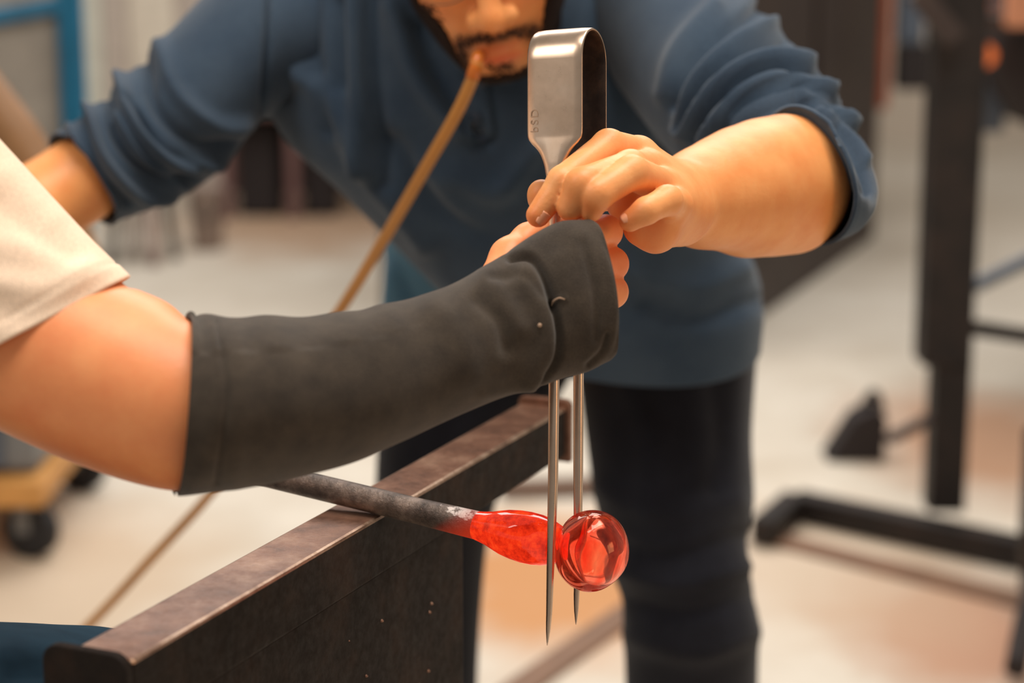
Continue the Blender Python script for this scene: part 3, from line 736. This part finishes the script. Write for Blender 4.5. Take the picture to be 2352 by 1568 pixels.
# right forearm and hand reaching out of the picture to the left
r0, r1, r2 = P(330, 320, 1.80), P(186, 414, 1.768), P(-260, 660, 1.66)
fr_ = Field(np.minimum(r0, r2)-.11, np.maximum(r0, r2)+.11, .004)
fr_.chain([r0, r1, P(60, 494, 1.74), P(-60, 560, 1.71), r2], [.032, .0372, .0390, .038, .028], .006)
pm = P(-360, 690, 1.64); fr_.cone(r2, pm, .026, .030, .02, )
for k, (dx, dy) in enumerate(((-90, -30), (-100, 10), (-96, 50), (-80, 84))): fr_.chain([pm, P(-360+dx, 690+dy, 1.63), P(-360+dx*1.5, 690+dy*1.3+30, 1.66)], [.012, .0095, .008], .003)
V, Q = fr_.nets(); ch.append((V, Q, None))
# trunk and upper arms under the shirt, tying head and arms together
tc_ = P(1130, 330, 1.98); fb = Field(P(150, 900, 2.05)-np.array([.02, .35, .12]), P(2000, -260, 2.0)+np.array([.02, .25, .1]), .011)
fb.cone(P(900, 40, 1.93), P(1340, 40, 1.93), .075, .075, .05); fb.cone(P(1130, 60, 1.95), P(1180, 330, 2.0), .11, .10, .06); fb.cone(P(1180, 330, 2.0), P(1300, 640, 2.08), .10, .10, .06)
fb.chain([P(800, 20, 1.92), P(560, 120, 1.86), r0], [.06, .055, .036], .03); fb.chain([P(1420, 20, 1.9), P(1600, 110, 1.77), P(1714, 265, 1.645)], [.06, .05, .036], .03)
fb.cone(hp(0, -.08, -.13), P(1130, 40, 1.95), .055, .07, .03)
V, Q = fb.nets(); ch.append((V, Q, None))
merge_body('body', ch, SKIN_A, asst)
for nm_ in NAILS: solid(put('fingernail', nm_, NAILM, asst), .0005, -1)
# beard, moustache, hair from the same head, standing proud of the skin
V, Q = hf.nets(.0016); loc = (V-HO)@MH.T; X, Y, Z = loc.T; ax = np.abs(X)
rnd = .003*np.sin(X*520+Z*300)*np.sin(Y*480)
m_b = (ax > .046-.45*np.clip(-Z-.03, 0, .06)+rnd) & (Z < .03) & (Y > -.02) & (Y < .075)
m_b |= (Z+rnd < -.0885) & (Y > -.01)
msk = m_b
Qb = [q for q in Q if msk[q].all()]
solid(put('beard', mesh('beard', V, Qb), HAIR, asst), .0024, -1)
V, Q = hf.nets(.0008); loc = (V-HO)@MH.T; qc = loc[Q].mean(1); X, Y, Z = qc.T; ax = np.abs(X)
pr = .80*np.exp(-((Z+.0525+.30*np.clip(ax-.012, 0, 1))/.0034)**2)*(ax < .036)*(ax > .002)*(Y > .05)
pr = np.maximum(pr, .75*np.exp(-((ax-.033)/.005)**2-((Z+.070)/.012)**2)*(Y > .04))
pr = np.maximum(pr, .65*np.exp(-((ax)/.008)**2-((Z+.082)/.004)**2)*(Y > .05)); pr = np.maximum(pr, .9*np.clip((-Z-.084)/.008, 0, 1)*(Y > .0))
pr = np.maximum(pr, .8*np.clip((ax-.041+.25*np.clip(-Z-.05, 0, .05))/.012, 0, 1)*(Z < -.02)*(Y > 0)*(Y < .09))
kp = np.random.rand(len(Q)) < pr
solid(put('stubble', mesh('stubble', V, [tuple(x) for x in Q[kp]]), STUB, asst), .0008, -1)
V, Q = hf.nets(.007); loc = (V-HO)@MH.T; X, Y, Z = loc.T
mh = (Z > .062) | ((Y < .035) & (Z > .0) & (np.abs(X) < .0795)) | ((Y < -.035) & (Z > -.07)); mh &= ~((Y > .07) & (Z < .085))
solid(put('hair', mesh('hair', V, [q for q in Q if mh[q].all()]), HAIR, asst), .006, -1)
hf = None
for s in (-1, 1):
    for nm, rr, mt, yy in (('eye', .0115, EYE, .0775), ):
        bm = bmesh.new(); bmesh.ops.create_uvsphere(bm, u_segments=20, v_segments=14, radius=rr); me = bpy.data.meshes.new(nm); bm.to_mesh(me); bm.free()
        me.transform(Matrix.Translation(Vector(hp(.032*s, yy, .013)))); ey = put(nm, me, mt, asst)
        bm = bmesh.new(); bmesh.ops.create_uvsphere(bm, u_segments=16, v_segments=10, radius=.0058); me = bpy.data.meshes.new('iris'); bm.to_mesh(me); bm.free()
        me.transform(Matrix.Translation(Vector(hp(.032*s, yy+.0072, .011)))); put('iris', me, IRIS, ey)
# glasses
gl = thing('spectacles', 'thin-rimmed spectacles on the face of the bearded assistant', 'glasses')
for s in (-1, 1):
    pts = [hp(s*.033+.026*math.cos(a), .104-.25*(abs(s*.033+.026*math.cos(a)))**1.0*.28, .008+.0225*math.sin(a)) for a in np.linspace(0, 2*math.pi, 36)]
    tube('rim', pts, .0006, RIM, gl, 8)
    V = [np.mean(pts, 0)]+pts[:-1]; lens = put('lens', mesh('lens', V, [(0, i, i % 35+1) for i in range(1, 36)]), GLASSLENS, gl); solid(lens, .0006)
    tube('temple', [hp(s*.059, .100, .014), hp(s*.074, .07, .014), hp(s*.084, .0, .012), hp(s*.084, -.025, -.005)], .0012, RIM, gl, 8, 16)
tube('bridge', [hp(-.008, .104, .013), hp(0, .108, .016), hp(.008, .104, .013)], .0011, RIM, gl, 8, 10)

# henley shirt
ts = loft([sec((860, -190), (1400, -190), 1.93, .075), sec((700, -130), (1500, -140), 1.90, .10), sec((620, -50), (1560, -60), 1.885, .115), sec((600, 60), (1590, 50), 1.88, .125), sec((606, 200), (1620, 200), 1.885, .125, (0, 0), 2.2),
           sec((650, 295), (1640, 310), 1.90, .125, (0, 0), 2.2), sec((765, 395), (1665, 420), 1.92, .125, (0, 0), 2.2), sec((900, 530), (1705, 560), 1.95, .12, (0, 0), 2.2), sec((1005, 640), (1752, 670), 1.97, .12, (0, 0), 2.2), sec((1070, 705), (1748, 785), 1.99, .12, (0, 0), 2.2)], 170, 200)
tf = [([(640, -20), (640, 120), (650, 220)], 12, -.008), ([(670, -20), (672, 90), (690, 180)], 16, .008), ([(705, -20), (720, 120), (760, 300)], 16, -.006), ([(815, -20), (822, 160), (830, 380)], 20, .010), ([(850, -20), (862, 200), (880, 420)], 16, -.009),
      ([(905, 20), (960, 180), (1060, 300)], 22, .009), ([(960, 60), (1030, 220), (1110, 320)], 18, -.009), ([(780, 0), (785, 200)], 14, -.006), ([(730, 200), (840, 380), (980, 560)], 26, .007), ([(1040, 400), (1150, 440), (1230, 340)], 30, .008), ([(900, 330), (1010, 480), (1160, 560)], 26, -.008),
      ([(980, 380), (1090, 520), (1240, 600)], 26, .006), ([(1440, 80), (1500, 200), (1540, 330)], 20, -.008), ([(1420, 20), (1450, 150), (1480, 300)], 24, .006), ([(1450, 620), (1580, 660), (1700, 620)], 30, .006), ([(1480, 700), (1600, 730), (1740, 690)], 22, -.005), ([(1230, 240), (1215, 340), (1160, 420)], 18, .005)]
ts = folds(ts, tf, 1.5)
hen = put('henley_shirt', gridmesh('henley_shirt', ts), SHIRT, asst); solid(hen, .002)
# shirt tail and hip behind
tl = loft([sec((780, 330), (1560, 380), 2.10, .085), sec((835, 440), (1600, 480), 2.12, .09), sec((872, 540), (1660, 560), 2.13, .095), sec((884, 640), (1710, 680), 2.12, .10), sec((880, 730), (1738, 790), 2.11, .10), sec((878, 770), (1738, 812), 2.11, .10)], 60, 110)
tl = folds(tl, [([(860, 480), (950, 580), (1050, 690)], 14, .006), ([(850, 520), (900, 600), (960, 700)], 20, -.006), ([(900, 620), (890, 700)], 16, .005)])
tail = put('shirt_tail', gridmesh('shirt_tail', tl), SHIRT_LIT, hen); solid(tail, .002)
# collar and placket with buttons
col = tubegrid([P(*q) for q in ((960, -10, 1.80), (1010, 80, 1.765), (1090, 165, 1.752), (1180, 170, 1.752), (1260, 90, 1.765), (1300, -10, 1.80))], .006, 12, 40)
put('collar', gridmesh('collar', col, True, True), SHIRT, hen)
NT_ = gridnormals(ts); tpx, tpy, _ = proj(ts); fm = (NT_@VIEW) < 0
def on_shirt(x, y, lift=.0015):
    D = np.hypot(tpx-x, tpy-y)+np.where(fm, 0, 1e6); i = np.unravel_index(np.argmin(D), D.shape); return ts[i]+NT_[i]*lift, NT_[i]
pl = []
for y in np.linspace(170, 330, 18):
    pl.append([on_shirt(x, y, .0022)[0] for x in np.linspace(1070, 1130, 7)])
pl = np.array(pl); V = pl.reshape(-1, 3); Q = [(i*7+j, i*7+j+1, i*7+j+8, i*7+j+7) for i in range(17) for j in range(6)]
solid(put('placket', mesh('placket', V, Q), SHIRT, hen), .0016, 0)
for y in (190, 265, 318):
    p, n = on_shirt(1100, y, .0045)
    bm = bmesh.new(); bmesh.ops.create_cone(bm, cap_ends=True, segments=20, radius1=.0052, radius2=.0046, depth=.002)
    bmesh.ops.bevel(bm, geom=list(bm.edges), offset=.0005, segments=1, affect='EDGES')
    me = bpy.data.meshes.new('button'); bm.to_mesh(me); bm.free(); me.transform(Matrix.Translation(Vector(p)) @ Vector(n).to_track_quat('Z', 'Y').to_matrix().to_4x4())
    put('button', me, BUTTON, hen)
# left sleeve (nearer, pushed up at the elbow)
ls = loft([sec((1600, -150), (1330, 60), 1.86, .085), sec((1700, -60), (1400, 170), 1.80, .082), sec((1775, 55), (1480, 280), 1.72, .078), sec((1868, 160), (1560, 370), 1.64, .074), sec((1955, 275), (1640, 430), 1.565, .070),
           sec((1997, 385), (1705, 430), 1.51, .066, B=(15, 25, -.066)), sec((1992, 470), (1755, 365), 1.485, .062, B=(40, 20, -.062)), sec((1948, 534), (1790, 290), 1.46, .060, B=(72, 6, -.053)), sec((1910, 556), (1808, 252), 1.44, .06, B=(84, 0, -.047)), sec((1890, 564), (1815, 240), 1.432, .056, B=(86, 0, -.045))], 220, 150)
lf = [([(1762, 10), (1680, 60), (1600, 140), (1550, 240)], 14, -.007), ([(1770, 60), (1690, 110), (1610, 190), (1560, 300)], 16, .008), ([(1800, 100), (1720, 120), (1640, 180), (1570, 290)], 12, -.007), ([(1855, 150), (1760, 145), (1660, 200), (1580, 310)], 15, .009),
      ([(1870, 185), (1770, 170), (1680, 215), (1600, 320)], 10, -.008), ([(1905, 212), (1800, 185), (1700, 225), (1620, 320)], 13, .008), ([(1935, 250), (1830, 208), (1730, 235), (1650, 320)], 9, -.007), ([(1960, 285), (1870, 225), (1780, 225), (1690, 290)], 12, .007),
      ([(1975, 320), (1900, 252), (1830, 238)], 8, -.006), ([(1985, 370), (1940, 300), (1880, 255)], 12, .005), ([(1990, 440), (1965, 360), (1920, 290)], 9, -.004), ([(1640, 20), (1560, 120), (1530, 220)], 24, .006)]
ls = folds(ls, lf, 1.5)
sv = put('sleeve', gridmesh('sleeve', ls), SHIRT, hen); solid(sv, .003)
# right sleeve (farther, to the left of the picture)
rs = loft([sec((760, -190), (800, 160), 1.90, .09), sec((640, -130), (700, 260), 1.875, .09), sec((520, -60), (600, 275), 1.85, .085, (0, 0)), sec((400, 60), (530, 365), 1.83, .076), sec((300, 165), (450, 432), 1.81, .068), sec((220, 240), (360, 472), 1.79, .062),
           sec((160, 290), (300, 492), 1.775, .056, (0, 0)), sec((113, 317), (268, 508), 1.765, .053, (-14, 10))], 190, 140)
rf = [([(245, 225), (270, 320), (350, 400), (470, 420)], 12, -.007), ([(280, 180), (310, 290), (400, 370), (520, 380)], 15, .009), ([(330, 140), (360, 250), (450, 330), (560, 330)], 14, -.006), ([(370, 110), (410, 220), (500, 290), (590, 290)], 20, .006),
      ([(205, 255), (235, 360), (310, 440), (400, 460)], 13, .008), ([(195, 270), (228, 380), (292, 465)], 9, -.004), ([(300, 240), (370, 340), (480, 390)], 8, -.005), ([(260, 260), (330, 370), (430, 430)], 8, .005), ([(612, -30), (612, 120), (604, 260)], 6, -.006), ([(160, 294), (200, 395), (262, 478)], 9, .004)]
rs = folds(rs, rf, 1.6)
sv = put('sleeve', gridmesh('sleeve', rs), SHIRT, hen); solid(sv, .003)
# trousers
lg = loft([sec((1290, 740), (1738, 740), 2.10, .105), sec((1318, 800), (1738, 800), 2.10, .105), sec((1345, 1000), (1726, 1000), 2.09, .10), sec((1368, 1150), (1730, 1150), 2.06, .09), sec((1405, 1300), (1716, 1290), 2.04, .078), sec((1428, 1400), (1738, 1380), 2.04, .074), sec((1436, 1568), (1740, 1568), 2.08, .07),
           sec((1440, 1900), (1730, 1900), 2.12, .065), sec((1440, 2420), (1730, 2420), 2.13, .06)], 140, 90)
lg = folds(lg, [([(1380, 1120), (1500, 1180), (1690, 1150)], 30, .006), ([(1400, 1250), (1540, 1280), (1710, 1230)], 22, -.007), ([(1420, 1310), (1560, 1340), (1715, 1300)], 20, .008), ([(1430, 1380), (1580, 1410), (1730, 1370)], 24, -.007), ([(1450, 860), (1500, 1000), (1500, 1150)], 40, .008), ([(1440, 1460), (1600, 1500), (1735, 1450)], 26, .006), ([(1640, 850), (1660, 1000), (1640, 1120)], 30, -.006)])
tr = put('jeans', gridmesh('jeans', lg, True, True), JEANS_DK, asst)
lg2 = loft([sec((882, 735), (1345, 750), 2.12, .105), sec((878, 830), (1330, 830), 2.12, .105), sec((868, 1000), (1230, 1000), 2.12, .095), sec((862, 1150), (1140, 1150), 2.12, .085), sec((862, 1400), (1105, 1400), 2.16, .07), sec((870, 1800), (1090, 1800), 2.22, .06), sec((870, 2330), (1080, 2330), 2.24, .055)], 100, 64)
put('trouser_leg', gridmesh('trouser_leg', lg2, True, True), JEANS_DK, tr)
for q, nm in ((P(1585, 2450, 2.10), 'shoe'), (P(975, 2350, 2.2), 'shoe')):
    o = box(nm, (-.05, -.20, 0), (.05, .09, .10), BLACKRB, asst, .035, 0, (q[0], q[1], 0.0), 4)

# ------------------------------------------------------------------ blow hose
hose = thing('blow_hose', 'thin tan rubber blow hose running from the assistant mouth down to the floor', 'hose')
hpnts = [P(*q) for q in ((1096, 140, 1.625), (1086, 178, 1.63), (1050, 258, 1.65), (985, 372, 1.69), (880, 552, 1.77), (780, 714, 1.86), (640, 920, 1.98), (490, 1125, 2.10), (350, 1280, 2.18), (200, 1440, 2.26), (20, 1600, 2.32))]
e = onplane(-260, 1700, .006); hpnts += [e, e+np.array([-.4, .25, 0])]
tube('hose', hpnts, .0052, plain('tan_rubber', (196, 136, 66), .45, 0, .08), hose, 14, 140)
AMB = NT('amber_mouthpiece').set(Base_Color=lin((214, 118, 40)), Roughness=.15, Transmission_Weight=.15, Subsurface_Weight=.0).m
mo = hp(-.0165, .093, -.0665)
tube('mouthpiece', [mo-FWD*.006, mo+FWD*.003, P(1098, 130, 1.630), P(1093, 150, 1.626), P(1086, 178, 1.63)], [.0046, .0048, .0047, .0054, .0060], AMB, hose, 16, 24)

# ------------------------------------------------------------------ workshop behind
def at_floor(px, py): p = onplane(px, py, 0); return p[0], p[1]
def zat(px, py, Y):
    """height of the ray through (px,py) at world distance Y"""
    q = P(px, py, 1.0)-np.array([0, 0, CAMH]); return CAMH + q[2]*Y/q[1]
def xat(px, py, Y):
    q = P(px, py, 1.0)-np.array([0, 0, CAMH]); return q[0]*Y/q[1]
def bar(name, a, b, w, mat, parent):
    a = Vector(a); b = Vector(b); d = b-a
    me = bpy.data.meshes.new(name); bm = bmesh.new(); bmesh.ops.create_cube(bm, size=1)
    for v in bm.verts: v.co = Vector((v.co.x*w, v.co.y*w, v.co.z*d.length))
    bmesh.ops.bevel(bm, geom=list(bm.edges), offset=w*.08, segments=1, affect='EDGES'); bm.to_mesh(me); bm.free()
    me.transform(Matrix.Translation((a+b)/2) @ d.to_track_quat('Z', 'Y').to_matrix().to_4x4())
    return put(name, me, mat, parent, smooth=False)

# large dark steel cabinet behind the assistant's elbow
x0, y0 = at_floor(2008, 545); x1, y1 = at_floor(1740, 735)
dv = nrm(np.array([x1-x0, y1-y0, 0])); nv = np.array([-dv[1], dv[0], 0]); nv = nv if nv[0] < 0 else -nv
cab = thing('annealing_cabinet', 'large dark brown steel cabinet behind the raised elbow', 'cabinet')
a = np.array([x0, y0, 0]); b = a+dv*2.3
prism('body', [tuple(a), tuple(b), tuple(b+nv*1.0), tuple(a+nv*1.0)], (0, 0, 1.9), BROWNSTEEL, cab, .01)
ou = -nv*.012
zs = zat(2035, 250, 7.6); Zv = np.array([0, 0, zs])
prism('edge_strip', [tuple(a+ou+Zv), tuple(a+ou-dv*.11+Zv), tuple(a+nv*.05-dv*.11+Zv), tuple(a+nv*.05+Zv)], (0, 0, 1.9-zs), RUST, cab, .004)
for k in range(2):
    c0 = a+dv*(.12+k*1.05)+ou*.5
    prism('door', [tuple(c0+np.array([0, 0, .3])), tuple(c0+dv*.98+np.array([0, 0, .3])), tuple(c0+dv*.98+ou+np.array([0, 0, .3])), tuple(c0+ou+np.array([0, 0, .3]))], (0, 0, 1.45), BROWNSTEEL, cab, .004)

# steel stand with post at the right
st = thing('pipe_stand', 'tall black steel post on a low welded base frame at right', 'stand')
zb = .06
pb_ = onplane(2166, 1165, zb); pxc, Yp = pb_[0], pb_[1]
box('post', (-.036, -.036, 0), (.036, .036, 1.75), DARKSTEEL, st, .004, 0, (pxc, Yp, zb))
box('collar', (-.048, -.046, 0), (.048, .046, 1.3), DARKSTEEL, st, .006, 0, (pxc-.016, Yp-.002, zat(2150, 830, Yp)))
c1 = onplane(1826, 1128, zb); c2 = onplane(2480, 1262, zb); c3 = onplane(1752, 1192, zb)
bar('base_bar', c1-np.array([0, 0, .026]), c2-np.array([0, 0, .026]), .052, DARKSTEEL, st); bar('base_bar', c1-np.array([0, 0, .026]), c3-np.array([0, 0, .026]), .052, DARKSTEEL, st)
pz = np.array([pxc, Yp, 0])
bar('brace', pz+np.array([0, 0, zat(2200, 680, Yp)]), (xat(2480, 540, Yp+.2), Yp+.2, zat(2480, 540, Yp+.2)), .022, BLUEGREY, st)
bar('brace', pz+np.array([0, 0, zat(2200, 745, Yp)]), (xat(2480, 790, Yp), Yp, zat(2480, 790, Yp)), .028, DARKSTEEL, st)
bar('brace', pz+np.array([0, 0, zat(2200, 940, Yp)]), (xat(2040, 1010, Yp-.1), Yp-.1, zat(2040, 1010, Yp-.1)), .018, BROWNSTEEL, st)
bar('arm', (xat(2105, -20, Yp-.1), Yp-.1, zat(2105, -20, Yp-.1)), (xat(2195, 90, Yp-.1), Yp-.1, zat(2195, 90, Yp-.1)), .04, BROWNSTEEL, st)
# second post end at the right edge
st2 = thing('trolley', 'dark trolley corner poking in at the lower right edge', 'trolley')
q = onplane(2452, 1568, 0)
box('wheel_fork', (-.05, -.04, .1), (.12, .04, .36), DARKSTEEL, st2, .02, 0, (q[0]+.03, q[1]+.25, 0), 3)
tube('handle', [(q[0]-.09, q[1]-.02, .03), (q[0]-.04, q[1]+.1, .10), (q[0]+.05, q[1]+.25, .22)], 0.018, DKBROWN, st2, 12, 16)
w_ = tubegrid([(q[0]+.0, q[1]+.25, .07), (q[0]+.05, q[1]+.25, .07)], [.07, .07], 24); put('wheel', gridmesh('wheel', w_, True, True), BLACKRB, st2)

# dark wedge-shaped caster block
cx, cyf = at_floor(1975, 1062)
wd = thing('wheel_chock', 'small dark wedge-shaped block on the floor left of the post', 'chock')
prism('wedge', [(cx-.075, cyf, 0), (cx+.055, cyf, 0), (cx+.06, cyf, .10), (cx+.03, cyf, .125), (cx-.015, cyf, .10)], (0, .10, 0), DKBROWN, wd, .006)
tube('grip', [(cx+.01, cyf+.05, .115), (cx+.035, cyf+.05, .15), (cx+.055, cyf+.05, .105)], .010, DARKSTEEL, wd, 10, 12)

# floor strips; the two brown ones stand in for shadow lines
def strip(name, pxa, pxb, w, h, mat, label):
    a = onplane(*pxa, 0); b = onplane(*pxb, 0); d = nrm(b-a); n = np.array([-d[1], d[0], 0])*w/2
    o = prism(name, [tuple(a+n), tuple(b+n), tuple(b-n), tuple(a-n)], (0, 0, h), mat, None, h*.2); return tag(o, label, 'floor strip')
SHADESTRIP = plain('brown_shadow_strip', (122, 90, 68), .6)
strip('floor_strip', (1060, 1680), (1460, 1400), .055, .010, SHADESTRIP, 'brown strip standing in for a shadow line on the floor between the bench and the dark jeans')
strip('floor_strip', (1750, 1235), (2480, 1420), .07, .010, SHADESTRIP, 'brown strip standing in for a shadow line on the floor below the post base frame')
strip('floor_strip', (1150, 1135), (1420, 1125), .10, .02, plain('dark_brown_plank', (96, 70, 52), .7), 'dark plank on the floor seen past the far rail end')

# glory hole drum at the far right
fx = thing('glory_hole_furnace', 'dark drum furnace with rusty glowing spots at upper right', 'furnace')
Yf = 5.0; X0 = xat(2440, 90, Yf); Z0 = zat(2440, 90, Yf)
dr = tubegrid([(X0-.02, Yf-.35, Z0), (X0-.02, Yf-.33, Z0), (X0-.02, Yf+.4, Z0), (X0-.02, Yf+.42, Z0)], [.20, .22, .22, .20], 40); put('drum', gridmesh('drum', dr, True, True), DKBROWN, fx)
rg = tubegrid([(X0-.02, Yf-.37, Z0), (X0-.02, Yf-.34, Z0)], [.15, .15], 32); put('door_ring', gridmesh('door_ring', rg, True, True), BROWNSTEEL, fx)
EMB = NT('ember_glow').set(Base_Color=lin((170, 60, 24)), Emission_Color=(1, .25, .06), Emission_Strength=.5).m
for (px, py, r_) in ((2262, 128, .030), (2205, 5, .035), (2250, 12, .03)):
    p_ = (xat(px, py, Yf-.40), Yf-.40, zat(px, py, Yf-.40))
    g_ = tubegrid([p_, (p_[0], p_[1]+.03, p_[2])], [r_*.9, r_], 20); put('burner_port', gridmesh('burner_port', g_, True, True), EMB, fx)
box('shelf', (xat(2200, 40, Yf-.42), Yf-.45, zat(2200, 70, Yf-.42)), (X0+.3, Yf-.37, zat(2200, 30, Yf-.42)), BROWNSTEEL, fx, .006)
for dx in (.16, .40):
    bar('leg', (X0+dx, Yf+.2, 0), (X0+dx, Yf+.2, Z0-.10), .05, DARKSTEEL, fx)
box('hood_plate', (xat(2305, 0, Yf-.48), Yf-.52, zat(2320, 62, Yf-.48)), (X0+.3, Yf-.48, zat(2320, -90, Yf-.48)), plain('dusty_orange_plate', (196, 132, 98), .6), fx, .01)
bx_ = xat(2262, 275, 5.6); tg = box('metal_box', (-.06, -.06, 0), (.06, .06, .12), BLUEGREY, None, .012, 0, (xat(2240, 270, 4.9), 4.9, zat(2240, 300, 4.9)), 3)
tg.parent = fx; tg.name = 'control_box'
bb = box('motor', (-.045, -.05, 0), (.045, .05, zat(2085, -60, 7.0)-zat(2085, 100, 7.0)), BLUEGREY, cab, .012, 0, (xat(2088, 80, 7.0), 7.0, zat(2085, 100, 7.0)), 3)
box('motor_bracket', (-.06, -.05, 0), (.06, .05, zat(2085, 102, 7.0)-zat(2085, 205, 7.0)), DKBROWN, cab, .01, 0, (xat(2096, 150, 7.0), 7.0, zat(2085, 205, 7.0)))

# blue framed rack, upper left
Yb = 4.6
rk = thing('blue_rack', 'teal blue painted steel frame holding a grey sheet at upper left', 'rack')
zt = zat(150, -10, Yb)
xr = xat(148, 0, Yb)
bar('upright', (xr+.012, Yb, 0), (xr+.012, Yb, zt+.30), .052, BLUEPAINT, rk); bar('upright', (xr-.80, Yb-.35, 0), (xr-.80, Yb-.35, zt+.30), .043, BLUEPAINT, rk)
bar('top_bar', (xr+.01, Yb, zat(150, 5, Yb)), (xr-.80, Yb-.35, zat(-700, 190, Yb-.35)), .036, BLUEPAINT, rk)
bar('bottom_bar', (xr+.01, Yb, .12), (xr-.80, Yb-.35, .12), .036, BLUEPAINT, rk)
q0 = np.array([xr-.02, Yb+.01, .16]); q1 = np.array([xr-.78, Yb-.33, .16])
prism('sheet', [tuple(q0), tuple(q1), tuple(q1+np.array([0, .012, 0])), tuple(q0+np.array([0, .012, 0]))], (0, 0, zat(100, 10, Yb)-.16), GREYPANEL, rk, .002)
# upright boards leaning on the back wall
for i, (pa, pb, mt, lab) in enumerate(((170, 236, PALE, 'pale green-grey upright board beside the blue rack'), (240, 292, BEIGE, 'beige upright board between two paler boards'), (298, 405, CREAM, 'wide cream upright board behind the bent sleeve'), (410, 520, BEIGE, 'grey-beige upright board nearest the blue shirt shoulder'))):
    Y = 8.6+.1*i
    o = box('board', (xat(pa, 200, Y), Y, 0), (xat(pb, 200, Y), Y+.05, 2.2), mt, None, .008); tag(o, lab, 'board', 'boards at the back')
# brown handle at left edge
tag(tube('wooden_pole', [P(-160, 60, 2.6), P(0, 265, 2.6), P(65, 355, 2.6), P(160, 520, 2.6), P(300, 900, 2.62)], [.032, .032, .030, .026, .02], WOODBR, None, 16, 40), 'brown rounded wooden pole behind the cream t-shirt shoulder', 'pole')
# dark cabinet and bins seen under the arm
Y = 8.0
dk = thing('workbench', 'dusty brown workbench far behind, seen under the arm', 'workbench')
box('top', (xat(470, 250, Y), Y, zat(500, 270, Y)), (xat(900, 250, Y), Y+.6, zat(500, 230, Y)), PINKBR, dk, .01)
box('back_panel', (xat(480, 250, Y), Y+.45, .05), (xat(890, 250, Y), Y+.5, zat(500, 270, Y)), PINKBR, dk, .004)
for x in (500, 655, 860): box('leg', (xat(x, 300, Y), Y+.02, 0), (xat(x+26, 300, Y), Y+.08, zat(500, 270, Y)), PINKBR, dk, .004)
for (xa, xb, ya, lab) in ((545, 640, 285, 'dark bin under the far workbench nearest the bent sleeve'), (695, 770, 320, 'dark bin under the far workbench nearest the shirt front')):
    xx0, xx1 = xat(xa, 400, Y+.1), xat(xb, 400, Y+.1); zz = zat(xa, ya, Y+.1)
    bn = thing('bin', lab, 'bin', 'bins under the workbench')
    box('tub', (xx0, Y+.1, 0), (xx1, Y+.35, zz-.02), DKBROWN, bn, .02, 0, None, 3); box('rim', (xx0-.01, Y+.09, zz-.03), (xx1+.01, Y+.36, zz), DKBROWN, bn, .008)
x, y = at_floor(478, 572)
bk = thing('bucket', 'warm grey bucket on the floor behind the blue sleeve', 'bucket')
lathe('pail', [(.05, 0), (.056, .005), (.066, .23), (.070, .235), (.066, .238), (.060, .225), (.05, .02)], (x, y, 0), BINGREY, bk, 28, True)
tube('bail', [(x-.068, y, .225), (x-.05, y-.05, .15), (x, y-.075, .12), (x+.05, y-.05, .15), (x+.068, y, .225)], .004, DARKSTEEL, bk, 8, 20)
x, y = at_floor(330, 600)
sl_ = thing('stool', 'dark low stool on the floor left of the bucket', 'stool')
lathe('seat', [(.10, .28), (.12, .285), (.12, .31), (.10, .315)], (x, y, 0), BLUEGREY, sl_, 28)
for k in range(4):
    a_ = k*math.pi/2+.5; bar('leg', (x+.12*math.cos(a_), y+.12*math.sin(a_), 0), (x+.08*math.cos(a_), y+.08*math.sin(a_), .285), .028, PINKBR if k % 2 else DKBROWN, sl_)
# cart with wheels, lower left
x, y = at_floor(60, 1290)
ct = thing('cart', 'low cart with orange wooden deck, grey crate and black caster at left edge', 'cart')
zd = zat(60, 1120, y)
box('deck', (x-.75, y-.05, zd-.025), (x+.05, y+.55, zd+.025), ORANGEWD, ct, .005)
box('crate', (x-.70, y+.0, zd+.03), (x+.03, y+.5, zd+.30), GREYPL, ct, .012)
for k in range(6): box('crate_rib', (x-.66+k*.12, y-.012, zd+.04), (x-.63+k*.12, y+.002, zd+.29), BLUEGREY, ct, .003)
for wx in (x+.005, x-.68):
    for wy in (y+.03, y+.48):
        wh = tubegrid([(wx-.006, wy-.018, .055), (wx-.005, wy-.014, .055), (wx+.005, wy+.014, .055), (wx+.006, wy+.018, .055)], [.044, .055, .055, .044], 28)
        o = put('caster', gridmesh('caster', wh, True, True), BLACKRB, ct)
        box('fork', (wx-.028, wy-.02, .05), (wx+.028, wy+.02, zd-.026), GREYPL, ct, .004)
